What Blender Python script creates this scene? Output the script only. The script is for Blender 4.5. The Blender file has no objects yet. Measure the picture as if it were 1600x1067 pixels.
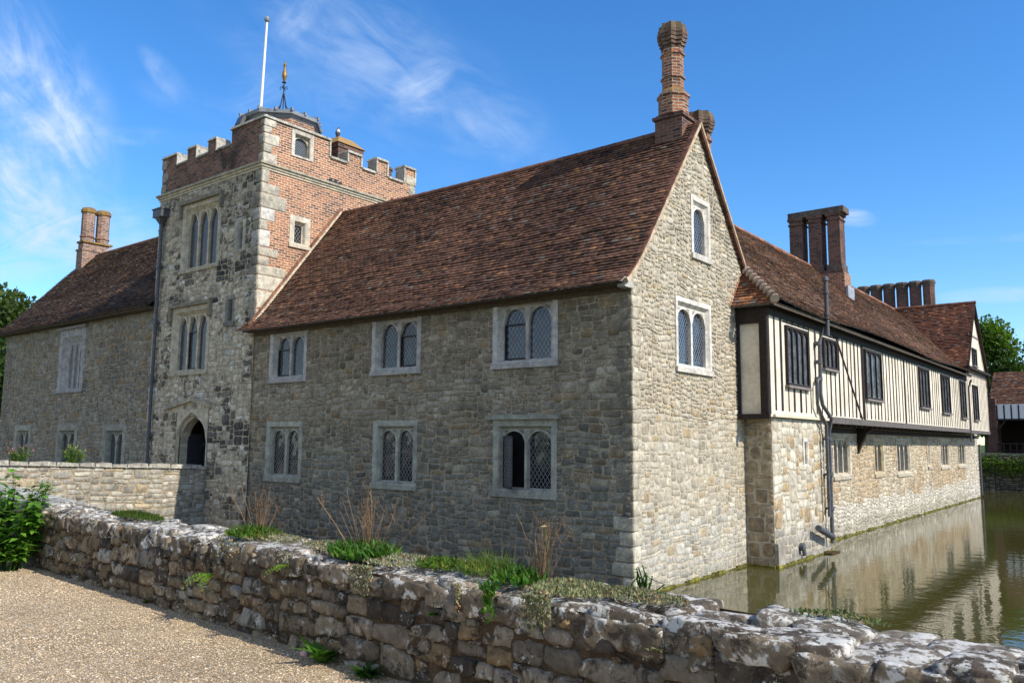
import bpy, math, random
import numpy as np
from mathutils import Vector, noise
R = random.Random(7)
sc = bpy.context.scene
COL = sc.collection
# ------------------------------------------------------------------ camera
cd = bpy.data.cameras.new("camera"); cam = bpy.data.objects.new("camera", cd); COL.objects.link(cam); sc.camera = cam
cd.sensor_width = 36.0; cd.lens = 36.0 * 1261.24 / 1600.0; cd.clip_start = 0.05; cd.clip_end = 4000
yaw, pit, rol = 0.671329793, 0.121114154, 0.00922391115
from mathutils import Matrix
fw = Vector((-math.sin(yaw) * math.cos(pit), math.cos(yaw) * math.cos(pit), math.sin(pit)))
r0 = Vector((math.cos(yaw), math.sin(yaw), 0)); u0 = r0.cross(fw)
rr = r0 * math.cos(rol) + u0 * math.sin(rol); uu = -r0 * math.sin(rol) + u0 * math.cos(rol)
mw = Matrix((rr, uu, -fw)).transposed().to_4x4(); mw.translation = Vector((7.81893655, -13.5710917, 2.9))
cam.matrix_world = mw
# ------------------------------------------------------------------ light
SUN = Vector((1.0, 0.08, 0.81)).normalized()
sl = bpy.data.lights.new("sun", 'SUN'); sl.energy = 4.3; sl.angle = math.radians(0.5); sl.color = (1.0, 0.93, 0.82)
so = bpy.data.objects.new("sun", sl); COL.objects.link(so); so.rotation_euler = SUN.to_track_quat('Z', 'Y').to_euler(); so.location = (20, 0, 30)
sc.view_settings.view_transform = 'Standard'; sc.view_settings.look = 'None'; sc.view_settings.exposure = 0.35; sc.view_settings.gamma = 1.0
sc.render.engine = 'CYCLES'
sc.cycles.max_bounces = 5; sc.cycles.diffuse_bounces = 3; sc.cycles.glossy_bounces = 3; sc.cycles.transparent_max_bounces = 4

# ------------------------------------------------------------------ node helper
class G:
    def __init__(s, nt): s.nt = nt
    def n(s, typ, ins=None, **attrs):
        nd = s.nt.nodes.new(typ)
        for k, v in attrs.items(): setattr(nd, k, v)
        for k, v in (ins or {}).items(): s.put(nd.inputs[k], v)
        return nd
    def put(s, sock, v):
        if isinstance(v, bpy.types.NodeSocket): s.nt.links.new(v, sock)
        elif isinstance(v, (tuple, list)) and len(v) == 3 and sock.type == 'RGBA': sock.default_value = (*v, 1)
        else: sock.default_value = v
    def math(s, op, a, b=0.0, c=0.0, clamp=False):
        nd = s.nt.nodes.new('ShaderNodeMath'); nd.operation = op; nd.use_clamp = clamp
        s.put(nd.inputs[0], a); s.put(nd.inputs[1], b); s.put(nd.inputs[2], c); return nd.outputs[0]
    def mix(s, f, a, b, bt='MIX'):
        nd = s.nt.nodes.new('ShaderNodeMix'); nd.data_type = 'RGBA'; nd.blend_type = bt
        s.put(nd.inputs[0], f); s.put(nd.inputs[6], a); s.put(nd.inputs[7], b); return nd.outputs[2]
    def noise(s, vec, scale, detail=4, rough=.55, dist=0.0):
        return s.n('ShaderNodeTexNoise', {'Vector': vec, 'Scale': scale, 'Detail': detail, 'Roughness': rough, 'Distortion': dist}).outputs[0]
    def ramp(s, v, lo, hi, a=0.0, b=1.0):
        return s.n('ShaderNodeMapRange', {'Value': v, 'From Min': lo, 'From Max': hi, 'To Min': a, 'To Max': b}, interpolation_type='SMOOTHSTEP').outputs[0]
    def scale(s, vec, v):
        return s.n('ShaderNodeVectorMath', {0: vec, 1: v}, operation='MULTIPLY').outputs[0]

def material(name, rough=.85, spec=.3):
    m = bpy.data.materials.new(name); m.use_nodes = True
    g = G(m.node_tree); b = m.node_tree.nodes['Principled BSDF']
    b.inputs['Roughness'].default_value = rough; b.inputs['Specular IOR Level'].default_value = spec
    g.b = b; g.pos = g.n('ShaderNodeTexCoord').outputs['Object']; g.m = m
    return m, g
def bump(g, h, strength, dist):
    nd = g.n('ShaderNodeBump', {'Height': h, 'Strength': strength, 'Distance': dist}); g.put(g.b.inputs['Normal'], nd.outputs[0])

# ------------------------------------------------------------------ world
w = bpy.data.worlds.new("World"); sc.world = w; w.use_nodes = True
g = G(w.node_tree); bg = w.node_tree.nodes['Background']
sky = g.n('ShaderNodeTexSky'); sky.sky_type = 'NISHITA'; sky.sun_disc = False
sky.sun_elevation = math.asin(SUN.z); sky.sun_rotation = math.atan2(SUN.x, SUN.y)
sky.air_density = 1.0; sky.dust_density = 0.15; sky.ozone_density = 5.0; sky.altitude = 50
hs = g.n('ShaderNodeHueSaturation', {'Hue': .503, 'Saturation': 1.23, 'Value': 1.5, 'Color': sky.outputs[0]})
dirv = g.n('ShaderNodeTexCoord').outputs['Generated']
sep = g.n('ShaderNodeSeparateXYZ', {0: dirv})
den = g.math('ADD', g.math('MAXIMUM', sep.outputs[2], 0.0), 0.12)
pl = g.n('ShaderNodeCombineXYZ', {0: g.math('DIVIDE', sep.outputs[0], den), 1: g.math('DIVIDE', sep.outputs[1], den), 2: 0.0}).outputs[0]
def pxdir(x, y):
    d = rr * ((x - 800) / 1261.24) - uu * ((y - 533.5) / 1261.24) + fw
    return d.normalized()
# wisps are anchored in the sky by direction
def wisp(x, y, ang, ln, wd, soft=1.0):
    d = pxdir(x, y); a = math.radians(ang)
    p2 = pxdir(x + 60 * math.cos(a), y - 60 * math.sin(a))
    t = (p2 - d); t = (t - d * t.dot(d)).normalized(); s = d.cross(t)
    du = g.n('ShaderNodeVectorMath', {0: dirv, 1: tuple(t)}, operation='DOT_PRODUCT').outputs['Value']
    dv = g.n('ShaderNodeVectorMath', {0: dirv, 1: tuple(s)}, operation='DOT_PRODUCT').outputs['Value']
    df = g.n('ShaderNodeVectorMath', {0: dirv, 1: tuple(d)}, operation='DOT_PRODUCT').outputs['Value']
    L = ln / 1261.0; W = wd / 1261.0
    e = g.math('ADD', g.math('POWER', g.math('DIVIDE', du, L), 2.0), g.math('POWER', g.math('DIVIDE', dv, W), 2.0))
    m = g.math('MULTIPLY', g.ramp(e, 0.0, 1.0, 1.0, 0.0), g.math('GREATER_THAN', df, 0.0))
    v = g.n('ShaderNodeCombineXYZ', {0: g.math('MULTIPLY', du, 5.0), 1: g.math('MULTIPLY', dv, 15.0), 2: x * .01}).outputs[0]
    n = g.noise(v, 1.7, 8, .6, 1.4)
    n2 = g.noise(dirv, 6.0, 7, .62, .6)
    f = g.math('MULTIPLY', g.ramp(n, .25, .85), g.ramp(n2, .28, .72))
    return g.math('MULTIPLY', g.math('MULTIPLY', f, m), soft)
tot = None
for a in [(15, 165, -62, 210, 130, 1.8), (45, 190, -60, 130, 75, 1.5), (600, 120, -28, 330, 130, .4), (520, 60, -40, 200, 60, .4), (760, 200, -20, 160, 50, .4), (660, 128, 30, 60, 30, .9), (640, 175, 10, 55, 24, .8),
          (465, 25, 45, 60, 25, .6), (265, 125, -48, 60, 22, .7), (90, 345, -22, 230, 60, 1.4), (50, 380, 12, 190, 60, 1.6), (240, 215, -3, 170, 16, .5), (190, 385, 4, 90, 30, .6),
          (1338, 341, -6, 34, 15, 1.5), (1560, 461, 2, 90, 14, 1.0), (1550, 373, 3, 120, 8, .7), (330, 175, -20, 120, 30, .35), (400, 150, 20, 60, 40, .4)]:
    f = wisp(*a); tot = f if tot is None else g.math('ADD', tot, f)
tot = g.math('MULTIPLY', g.math('MINIMUM', tot, 1.0), .82)
skyc = g.mix(tot, hs.outputs[0], (4.6, 5.6, 7.2))
fill_veil = g.math('MULTIPLY', g.ramp(g.noise(pl, 1.1, 7, .6, .8), .22, .62), g.ramp(sep.outputs[1], .05, -.45))  # bright cloud added in the unseen sky behind the camera, fills the shaded front
skyc = g.mix(g.math('MULTIPLY', fill_veil, .62), skyc, (5.6, 5.5, 5.2))
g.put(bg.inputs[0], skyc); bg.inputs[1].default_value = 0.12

# ------------------------------------------------------------------ mesh builder
class MB:
    def __init__(s): s.v = []; s.f = []; s.mi = []; s.c = []; s.sm = []
    def add(s, vs, fs, mat=0, col=(1, 1, 1), smooth=False):
        o = len(s.v); s.v.extend(vs)
        for f in fs: s.f.append([o + i for i in f])
        k = len(fs); s.mi.extend([mat] * k); s.c.extend([col] * k); s.sm.extend([smooth] * k)
    def quad(s, a, b, c, d, mat=0, col=(1, 1, 1)): s.add([a, b, c, d], [(0, 1, 2, 3)], mat, col)
    def box(s, x0, x1, y0, y1, z0, z1, mat=0, col=(1, 1, 1)):
        s.add([(x0, y0, z0), (x1, y0, z0), (x1, y1, z0), (x0, y1, z0), (x0, y0, z1), (x1, y0, z1), (x1, y1, z1), (x0, y1, z1)],
              [(0, 3, 2, 1), (4, 5, 6, 7), (0, 1, 5, 4), (1, 2, 6, 5), (2, 3, 7, 6), (3, 0, 4, 7)], mat, col)
    def fbox(s, fr, ua, ub, za, zb, da, db, mat=0, col=(1, 1, 1)):
        P = [fr(u, z, d) for d in (da, db) for (u, z) in ((ua, za), (ub, za), (ub, zb), (ua, zb))]
        s.add(P, [(3, 2, 1, 0), (4, 5, 6, 7), (0, 1, 5, 4), (1, 2, 6, 5), (2, 3, 7, 6), (3, 0, 4, 7)], mat, col)
    def bar(s, a, b, w, h=None, mat=0, col=(1, 1, 1), up=(0, 0, 1)):
        a = Vector(a); b = Vector(b); d = (b - a).normalized(); x = d.cross(Vector(up))
        if x.length < 1e-3: x = d.cross(Vector((1, 0, 0)))
        x.normalize(); y = x.cross(d); h = h or w
        P = [tuple(p + x * sx * w / 2 + y * sy * h / 2) for p in (a, b) for sx, sy in ((-1, -1), (1, -1), (1, 1), (-1, 1))]
        s.add(P, [(0, 1, 2, 3), (7, 6, 5, 4), (0, 4, 5, 1), (1, 5, 6, 2), (2, 6, 7, 3), (3, 7, 4, 0)], mat, col)
    def tube(s, pts, rad, n=8, mat=0, col=(1, 1, 1), cap=True):
        pts = [Vector(p) for p in pts]; vs = []; k = len(pts)
        rad = rad if isinstance(rad, (list, tuple)) else [rad] * k
        for i, p in enumerate(pts):
            d = (pts[min(i + 1, k - 1)] - pts[max(i - 1, 0)]).normalized()
            x = d.cross(Vector((.13, .31, 1))); x = x.normalized() if x.length > 1e-3 else Vector((1, 0, 0)); y = d.cross(x)
            for j in range(n):
                t = 2 * math.pi * j / n; vs.append(tuple(p + (x * math.cos(t) + y * math.sin(t)) * rad[i]))
        fs = [(i * n + j, i * n + (j + 1) % n, (i + 1) * n + (j + 1) % n, (i + 1) * n + j) for i in range(k - 1) for j in range(n)]
        s.add(vs, fs, mat, col, True)
        if cap: s.add(vs[:n], [tuple(range(n))[::-1]], mat, col); s.add(vs[-n:], [tuple(range(n))], mat, col)
    def prism(s, cx, cy, rings, n=8, rot=0.0, mat=0, col=(1, 1, 1), cap=True, smooth=False, mats=None):
        vs = []
        for (r, z) in rings:
            for j in range(n):
                t = rot + 2 * math.pi * j / n; vs.append((cx + r * math.cos(t), cy + r * math.sin(t), z))
        for i in range(len(rings) - 1):
            o = [tuple(vs[i * n + j] for j in range(n)), ]
            fs = [(j, (j + 1) % n, n + (j + 1) % n, n + j) for j in range(n)]
            s.add(vs[i * n:(i + 2) * n], fs, mats[i] if mats else mat, col, smooth)
        if cap: s.add(vs[-n:], [tuple(range(n))], mats[-1] if mats else mat, col)
    def build(s, name, mats, parent=None, origin=None):
        me = bpy.data.meshes.new(name)
        off = np.array(WO.get(parent.name, (0, 0, 0)) if parent is not None else (origin or (0, 0, 0)), float)
        V = np.array(s.v, float).reshape(-1, 3) - off
        me.from_pydata(V.tolist(), [], s.f)
        mats = mats if isinstance(mats, (list, tuple)) else [mats]
        for m in mats: me.materials.append(m)
        me.polygons.foreach_set('material_index', np.array(s.mi, np.int32))
        me.polygons.foreach_set('use_smooth', np.array(s.sm, bool))
        at = me.attributes.new('col', 'FLOAT_COLOR', 'FACE')
        c = np.ones((len(s.f), 4), np.float32); c[:, :3] = np.array(s.c, np.float32).reshape(-1, 3); at.data.foreach_set('color', c.ravel())
        # uv: metres along each face
        np_ = len(me.polygons); nl = len(me.loops)
        nr = np.zeros(np_ * 3, np.float32); me.polygons.foreach_get('normal', nr); nr = nr.reshape(-1, 3)
        lt = np.zeros(np_, np.int32); me.polygons.foreach_get('loop_total', lt)
        lv = np.zeros(nl, np.int32); me.loops.foreach_get('vertex_index', lv)
        N = np.repeat(nr, lt, 0); P = V[lv] + off
        hl = np.hypot(N[:, 0], N[:, 1]); flat = (np.abs(N[:, 2]) > .75) | (hl < 1e-6)
        tx = np.where(flat, 1, -N[:, 1] / np.maximum(hl, 1e-6)); ty = np.where(flat, 0, N[:, 0] / np.maximum(hl, 1e-6))
        u = P[:, 0] * tx + P[:, 1] * ty; vv = np.where(flat, P[:, 1], P[:, 2])
        uvl = me.uv_layers.new(name='uv'); uvl.data.foreach_set('uv', np.stack([u, vv], 1).astype(np.float32).ravel())
        me.update()
        o = bpy.data.objects.new(name, me); COL.objects.link(o)
        if parent is not None: o.parent = parent; WO[o.name] = tuple(off)
        else: o.location = off; WO[o.name] = tuple(off)
        return o
WO = {}
def thing(name, label, cat, loc, group=None):
    o = bpy.data.objects.new(name, None); COL.objects.link(o); o.location = loc; o.empty_display_size = .3; WO[o.name] = tuple(loc)
    return tag(o, label, cat, group)
def tag(o, label, cat, group=None):
    o['label'] = label; o['category'] = cat
    if group: o['group'] = group
    return o
def frame(O, U, Vv=(0, 0, 1)):
    O = Vector(O); U = Vector(U); Vv = Vector(Vv); N = U.cross(Vv).normalized()
    def fr(u, z, d=0.0):
        p = O + U * u + Vv * z + N * d; return (p.x, p.y, p.z)
    return fr
def nz(x, y, z=0.0): return noise.noise(Vector((x, y, z)))
def lerp(a, b, t): return tuple(a[i] + (b[i] - a[i]) * t for i in range(3))
def mul(a, k): return (a[0] * k, a[1] * k, a[2] * k)

# ------------------------------------------------------------------ materials
def attcol(g): return g.n('ShaderNodeAttribute', attribute_name='col').outputs['Color']
def mk_stone(name, fine=26, lich=.25, stain=.35, bs=.5, lcol=(.62, .6, .54), scol=(.05, .045, .04), lth=.62, bd=.012, base=None, ss=1.1, sth=.74, crisp=0, ck=1.0, top=0, patch=0):
    m, g = material(name, .92, .2)
    c = attcol(g)
    if base: c = g.mix(1.0, c, base, 'MULTIPLY')
    n1 = g.noise(g.pos, 5.5, 5, .6); n2 = g.noise(g.pos, fine, 5, .65); n3 = g.noise(g.pos, ss, 5, .6, .6); n4 = g.noise(g.pos, 70, 3, .6)
    c = g.mix(1.0, c, g.n('ShaderNodeCombineColor', {0: g.ramp(n1, .25, .75, .68, 1.28), 1: g.ramp(n1, .25, .75, .68, 1.26), 2: g.ramp(n1, .25, .75, .70, 1.22)}).outputs[0], 'MULTIPLY')
    c = g.mix(1.0, c, g.n('ShaderNodeCombineColor', {0: g.ramp(n2, .25, .75, .7, 1.3), 1: g.ramp(n2, .25, .75, .7, 1.3), 2: g.ramp(n2, .25, .75, .7, 1.3)}).outputs[0], 'MULTIPLY')
    c = g.mix(g.math('MULTIPLY', g.ramp(g.math('MULTIPLY', n2, g.ramp(n1, .3, .7, .8, 1.2)), lth, lth + .09), lich), c, lcol)
    c = g.mix(g.math('MULTIPLY', g.ramp(g.math('ADD', n3, g.math('MULTIPLY', n2, .35)), sth, sth + .12), stain), c, scol)
    g.put(g.b.inputs['Base Color'], c)
    if patch:
        p1 = g.noise(g.scale(g.pos, (1.0, 1.0, 1.25)), patch, 10, .68, .5); p2 = g.noise(g.pos, .35, 2, .5)
        c = g.mix(g.math('MULTIPLY', g.ramp(g.math('ADD', p1, g.math('MULTIPLY', p2, .25)), .655, .71), .82), c, (.055, .05, .043))
    if crisp:
        q1 = g.noise(g.pos, crisp, 10, .72, .3); q2 = g.noise(g.scale(g.pos, (1.3, 1.3, 1.3)), crisp * .55, 10, .74, .5); q3 = g.noise(g.pos, crisp * 2.4, 8, .7)
        upz = g.n('ShaderNodeSeparateXYZ', {0: g.n('ShaderNodeNewGeometry').outputs['Normal']}).outputs[2]
        lm = g.math('MULTIPLY', g.ramp(q1, lth, lth + .035), lich)
        if top: lm = g.math('MULTIPLY', lm, g.ramp(upz, .25, .75, .22, 1.0))
        c = g.mix(g.math('MULTIPLY', g.ramp(q2, .54, .585), .8 * ck), c, scol); c = g.mix(lm, c, lcol); c = g.mix(g.math('MULTIPLY', g.ramp(q3, .66, .69), .7 * ck), c, (.03, .026, .02)); c = g.mix(g.math('MULTIPLY', g.ramp(q3, .30, .34, 1.0, 0.0), .35 * ck), c, (.30, .18, .05))
        g.put(g.b.inputs['Base Color'], c); n2 = g.math('ADD', g.math('MULTIPLY', n2, .5), g.math('MULTIPLY', q1, .9)); n4 = q3
    bump(g, g.math('ADD', g.math('MULTIPLY', n2, .7), g.math('MULTIPLY', n4, .3)), bs, bd)
    return m
STONE = mk_stone('rubble_stone', lich=.45, lth=.64, bs=.8, bd=.016, crisp=13, ck=.3)
STONE_D = mk_stone('stained_stone', 22, .4, .15, .8, lth=.62, crisp=9, ck=.5)
TOWERST = mk_stone('sooty_tower_stone', 22, .4, .1, .8, lth=.62, crisp=9, ck=.4, patch=1.5)
TOWERM = mk_stone('sooty_tower_mortar', 22, .2, .1, .8, lth=.64, base=(.40, .345, .255), patch=1.5)
TCOPE = mk_stone('mottled_parapet_coping', 18, .6, .5, .8, (.50, .48, .42), (.06, .055, .045), .56, .01, crisp=12, ck=.8)
STONE_NEAR = mk_stone('weathered_parapet_stone', 15, .8, .9, 1.0, (.56, .53, .47), (.032, .026, .02), .60, .03, ss=5.5, sth=.72, crisp=9)
STONE_TOP = mk_stone('lichened_coping_stone', 11, .78, .85, 1.0, (.64, .62, .56), (.05, .04, .03), .525, .02, ss=7.0, sth=.72, crisp=12, top=1)
STONE_EDGE = mk_stone('lichened_edge_stone', 13, .9, .85, 1.0, (.70, .68, .62), (.045, .036, .027), .55, .03, ss=7.0, sth=.72, crisp=13, top=1)
DRESS = mk_stone('dressed_stone', 34, .12, .25, .25, (.5, .49, .45), (.16, .15, .13), .64, .005)
def mk_plain(name, col, rough=.8, spec=.3, var=.25, sc_=8.0, b=.2, bd=.004, metal=0.0):
    m, g = material(name, rough, spec)
    n1 = g.noise(g.pos, sc_, 5, .6); n2 = g.noise(g.pos, sc_ * 7, 3, .6)
    k = g.math('MULTIPLY', g.ramp(n1, .25, .75, 1 - var, 1 + var), g.ramp(n2, .25, .75, 1 - var * .6, 1 + var * .6))
    c = g.mix(1.0, g.mix(1.0, attcol(g), col, 'MULTIPLY'), g.n('ShaderNodeCombineColor', {0: k, 1: k, 2: k}).outputs[0], 'MULTIPLY')
    g.put(g.b.inputs['Base Color'], c); g.b.inputs['Metallic'].default_value = metal
    bump(g, n2, b, bd); return m
MORTAR = mk_plain('lime_mortar', (.33, .27, .19), .95, .1, .35, 6, .8, .015)
MORTAR_P = mk_plain('pale_lime_mortar', (.44, .385, .29), .95, .1, .3, 6, .8, .012)
MORTAR_D = mk_plain('dark_mortar', (.085, .058, .035), .95, .1, .4, 7, .6, .02)
TIMBER = mk_plain('dark_oak_timber', (.030, .022, .019), .75, .25, .4, 14)
TIMBER_G = mk_plain('weathered_grey_oak', (.13, .115, .105), .85, .2, .45, 16)
PLASTER = mk_plain('cream_limewash_plaster', (.70, .62, .49), .9, .15, .17, 1.6, .25)
LEAD = mk_plain('grey_lead', (.20, .215, .235), .6, .4, .25, 5)
IRON = mk_plain('painted_cast_iron', (.085, .088, .095), .5, .4, .3, 9)
BLACK = mk_plain('black_iron', (.018, .018, .02), .5, .4, .3, 9)
CAME = mk_plain('lead_came', (.23, .24, .25), .55, .4, .1)
GOLD = mk_plain('dull_gilt', (.28, .17, .05), .55, .4, .3, 9, metal=.4)
WHITE = mk_plain('white_paint', (.78, .78, .76), .5, .4, .06)
EAVE = mk_plain('weathered_eave_board', (.11, .085, .062), .8, .2, .35, 12)
DOORW = mk_plain('old_oak_door', (.026, .021, .019), .8, .2, .35, 10)
DARKIN = mk_plain('dark_interior', (.012, .012, .012), .9, .1)
ALGAE = mk_plain('yellow_green_algae', (.17, .155, .035), .9, .2, .6, 3)
BARK = mk_plain('bark', (.11, .085, .06), .9, .1, .35, 8)
DRY = mk_plain('dry_stem', (.21, .15, .095), .9, .1, .3, 8)
TRED = mk_plain('tile_edge', (1, 1, 1), .85, .2, .2, 9)
SOIL = mk_plain('dark_soil', (.07, .055, .04), .95, .1, .4, 8)

def mk_tile():
    m, g = material('clay_roof_tile', .82, .25)
    c = attcol(g); n1 = g.noise(g.pos, 14, 4, .6); n2 = g.noise(g.pos, 1.3, 5, .6); n3 = g.noise(g.pos, 45, 3, .6); n4 = g.noise(g.pos, 4.0, 5, .7)
    k = g.math('MULTIPLY', g.ramp(n1, .25, .75, .7, 1.3), g.ramp(n2, .25, .75, .72, 1.28))
    c = g.mix(1.0, c, g.n('ShaderNodeCombineColor', {0: k, 1: k, 2: k}).outputs[0], 'MULTIPLY')
    c = g.mix(g.math('MULTIPLY', g.ramp(g.math('MULTIPLY', n4, g.ramp(n3, .3, .7, .8, 1.2)), .58, .68), .55), c, (.12, .115, .10))
    g.put(g.b.inputs['Base Color'], c); bump(g, n3, .35, .006); return m
TILE = mk_tile()
def mk_brick(name, a, b_, mort, dirt=.3, dcol=(.05, .04, .035), sc_=1.0, lich=0.0):
    m, g = material(name, .9, .2)
    uv = g.n('ShaderNodeUVMap', uv_map='uv').outputs[0]
    wv = g.n('ShaderNodeVectorMath', {0: uv, 1: g.scale(g.n('ShaderNodeTexNoise', {'Vector': g.pos, 'Scale': 3.0, 'Detail': 3}).outputs['Color'], (.02, .02, 0))}, operation='ADD').outputs[0]
    br = g.n('ShaderNodeTexBrick', {'Vector': wv, 'Color1': (0, 0, 0), 'Color2': (1, 1, 1), 'Mortar': (.5, .5, .5), 'Scale': 1.0, 'Mortar Size': .0125 * sc_, 'Mortar Smooth': .25, 'Bias': 0.0, 'Brick Width': .22 * sc_, 'Row Height': .075 * sc_})
    n1 = g.noise(g.pos, 9, 5, .65); n2 = g.noise(g.pos, 1.0, 5, .6, .5); n3 = g.noise(g.pos, 40, 3, .6)
    t = g.n('ShaderNodeSeparateColor', {0: br.outputs[0]}).outputs[0]
    rmp = g.n('ShaderNodeValToRGB', {'Fac': t}); e = rmp.color_ramp.elements
    e[0].position = 0; e[0].color = (*a, 1); e[1].position = 1; e[1].color = (*b_, 1)
    x = e.new(.45); x.color = (*lerp(a, b_, .55), 1); x = e.new(.12); x.color = (a[0] * .45, a[1] * .5, a[2] * .7, 1)
    c = g.mix(br.outputs['Fac'], rmp.outputs[0], mort)
    k = g.math('MULTIPLY', g.ramp(n1, .25, .75, .75, 1.25), g.ramp(n3, .25, .75, .8, 1.2))
    c = g.mix(1.0, c, g.n('ShaderNodeCombineColor', {0: k, 1: k, 2: k}).outputs[0], 'MULTIPLY')
    c = g.mix(g.math('MULTIPLY', g.ramp(g.math('ADD', n2, g.math('MULTIPLY', n1, .3)), .62, .80), dirt), c, dcol)
    if lich: c = g.mix(g.math('MULTIPLY', g.ramp(n1, .5, .62), lich), c, (.30, .17, .03))
    g.put(g.b.inputs['Base Color'], c)
    bump(g, g.math('SUBTRACT', g.math('MULTIPLY', n3, .3), br.outputs['Fac']), .6, .01); return m
BRICK = mk_brick('orange_red_brick', (.285, .102, .05), (.43, .17, .075), (.58, .49, .37), .2)
BRICK_D = mk_brick('soot_stained_brick', (.17, .075, .05), (.27, .115, .07), (.25, .21, .17), .8, (.035, .03, .028))
BRICK_C = mk_brick('chimney_brick', (.26, .092, .05), (.38, .145, .072), (.44, .37, .28), .35)
BRICK_CD = mk_brick('dark_chimney_brick', (.13, .06, .045), (.20, .085, .06), (.20, .16, .13), .5)
LICH = mk_stone('lichened_cap_brick', 18, .85, .6, .7, (.34, .19, .03), (.05, .045, .04), .47, base=(.22, .15, .085))
SOOT = mk_stone('sooty_cap_brick', 18, .35, .6, .7, (.22, .19, .15), (.03, .028, .026), .55, base=(.13, .10, .082))

def mk_glass(name, col, spec=.6, wob=.4):
    m, g = material(name, .06, spec); g.b.inputs['IOR'].default_value = 1.5
    n1 = g.noise(g.pos, 3.5, 3, .5); c = g.mix(g.ramp(n1, .35, .65), col, mul(col, 2.2)); g.put(g.b.inputs['Base Color'], c)
    # each small diamond quarry sits at its own slight angle
    vo = g.n('ShaderNodeTexVoronoi', {'Vector': g.pos, 'Scale': 8.0})
    geo = g.n('ShaderNodeNewGeometry').outputs['Normal']
    off = g.scale(g.n('ShaderNodeVectorMath', {0: vo.outputs['Color'], 1: (.5, .5, .5)}, operation='SUBTRACT').outputs[0], (.10 * wob, .10 * wob, .10 * wob))
    nn = g.n('ShaderNodeVectorMath', {0: g.n('ShaderNodeVectorMath', {0: geo, 1: off}, operation='ADD').outputs[0]}, operation='NORMALIZE').outputs[0]
    g.put(g.b.inputs['Normal'], nn); return m
GLASS = mk_glass('old_leaded_glass', (.010, .012, .014), .8)
GLASS_B = mk_glass('sky_facing_glass', (.012, .020, .034), 1.0)
GLASS_T = mk_glass('sky_sheen_leaded_glass', (.17, .185, .20), .9, .8)  # pale base colour stands in for bright sky reflected in the panes
CURTAIN = mk_plain('pale_blind', (.38, .37, .34), .9, .1, .1)

def mk_leaf(name, col, trans=.35, var=.5):
    m, g = material(name, .55, .3)
    oi = attcol(g); c = g.mix(1.0, oi, col, 'MULTIPLY')
    n1 = g.noise(g.pos, 2.0, 3, .6); k = g.ramp(n1, .3, .7, 1 - var * .5, 1 + var * .5)
    c = g.mix(1.0, c, g.n('ShaderNodeCombineColor', {0: k, 1: k, 2: g.math('MULTIPLY', k, .9)}).outputs[0], 'MULTIPLY')
    g.put(g.b.inputs['Base Color'], c)
    tr = g.n('ShaderNodeBsdfTranslucent', {'Color': g.mix(1.0, c, (1.3, 1.45, .55), 'MULTIPLY')})
    mx = g.n('ShaderNodeMixShader', {0: trans, 1: g.b.outputs[0], 2: tr.outputs[0]})
    g.put(m.node_tree.nodes['Material Output'].inputs[0], mx.outputs[0]); return m
LEAF = mk_leaf('green_leaf', (.055, .125, .022))
LEAF_B = mk_leaf('bright_leaf', (.12, .21, .03), .45)
LEAF_T = mk_leaf('tree_leaf', (.060, .105, .022), .3)
LEAF_G = mk_leaf('grey_green_stonecrop', (.25, .26, .165), .2)
GRASS = mk_leaf('grass_blade', (.075, .135, .028), .35)

# ================================================================== generators
def holed(mb, fr, ua, ub, zs, holes, mat=0, lo=None, hi=None, dz=.5, depth=0.0):
    """wall face with rectangular openings; lo/hi(z) clip it (gables)"""
    br = {zs[0], zs[1]}
    for h in holes: br.add(min(max(h[2], zs[0]), zs[1])); br.add(min(max(h[3], zs[0]), zs[1]))
    br = sorted(br); zz = []
    for a, b in zip(br, br[1:]):
        if b - a < 1e-5: continue
        n = max(1, int((b - a) / dz)) if lo or hi else 1
        zz += [(a + (b - a) * i / n, a + (b - a) * (i + 1) / n) for i in range(n)]
    for a, b in zz:
        m = (a + b) / 2
        L = (lambda z: lo(z)) if lo else (lambda z: ua)
        H = (lambda z: hi(z)) if hi else (lambda z: ub)
        cuts = sorted([(h[0], h[1]) for h in holes if h[2] < m < h[3]])
        cur = None
        for c in cuts + [None]:
            la, lb = (L(a), L(b)) if cur is None else (cur, cur)
            ha, hb = (H(a), H(b)) if c is None else (c[0], c[0])
            if ha > la or hb > lb: mb.quad(fr(la, a, depth), fr(max(ha, la), a, depth), fr(max(hb, lb), b, depth), fr(lb, b, depth), mat)
            if c: cur = c[1]
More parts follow.
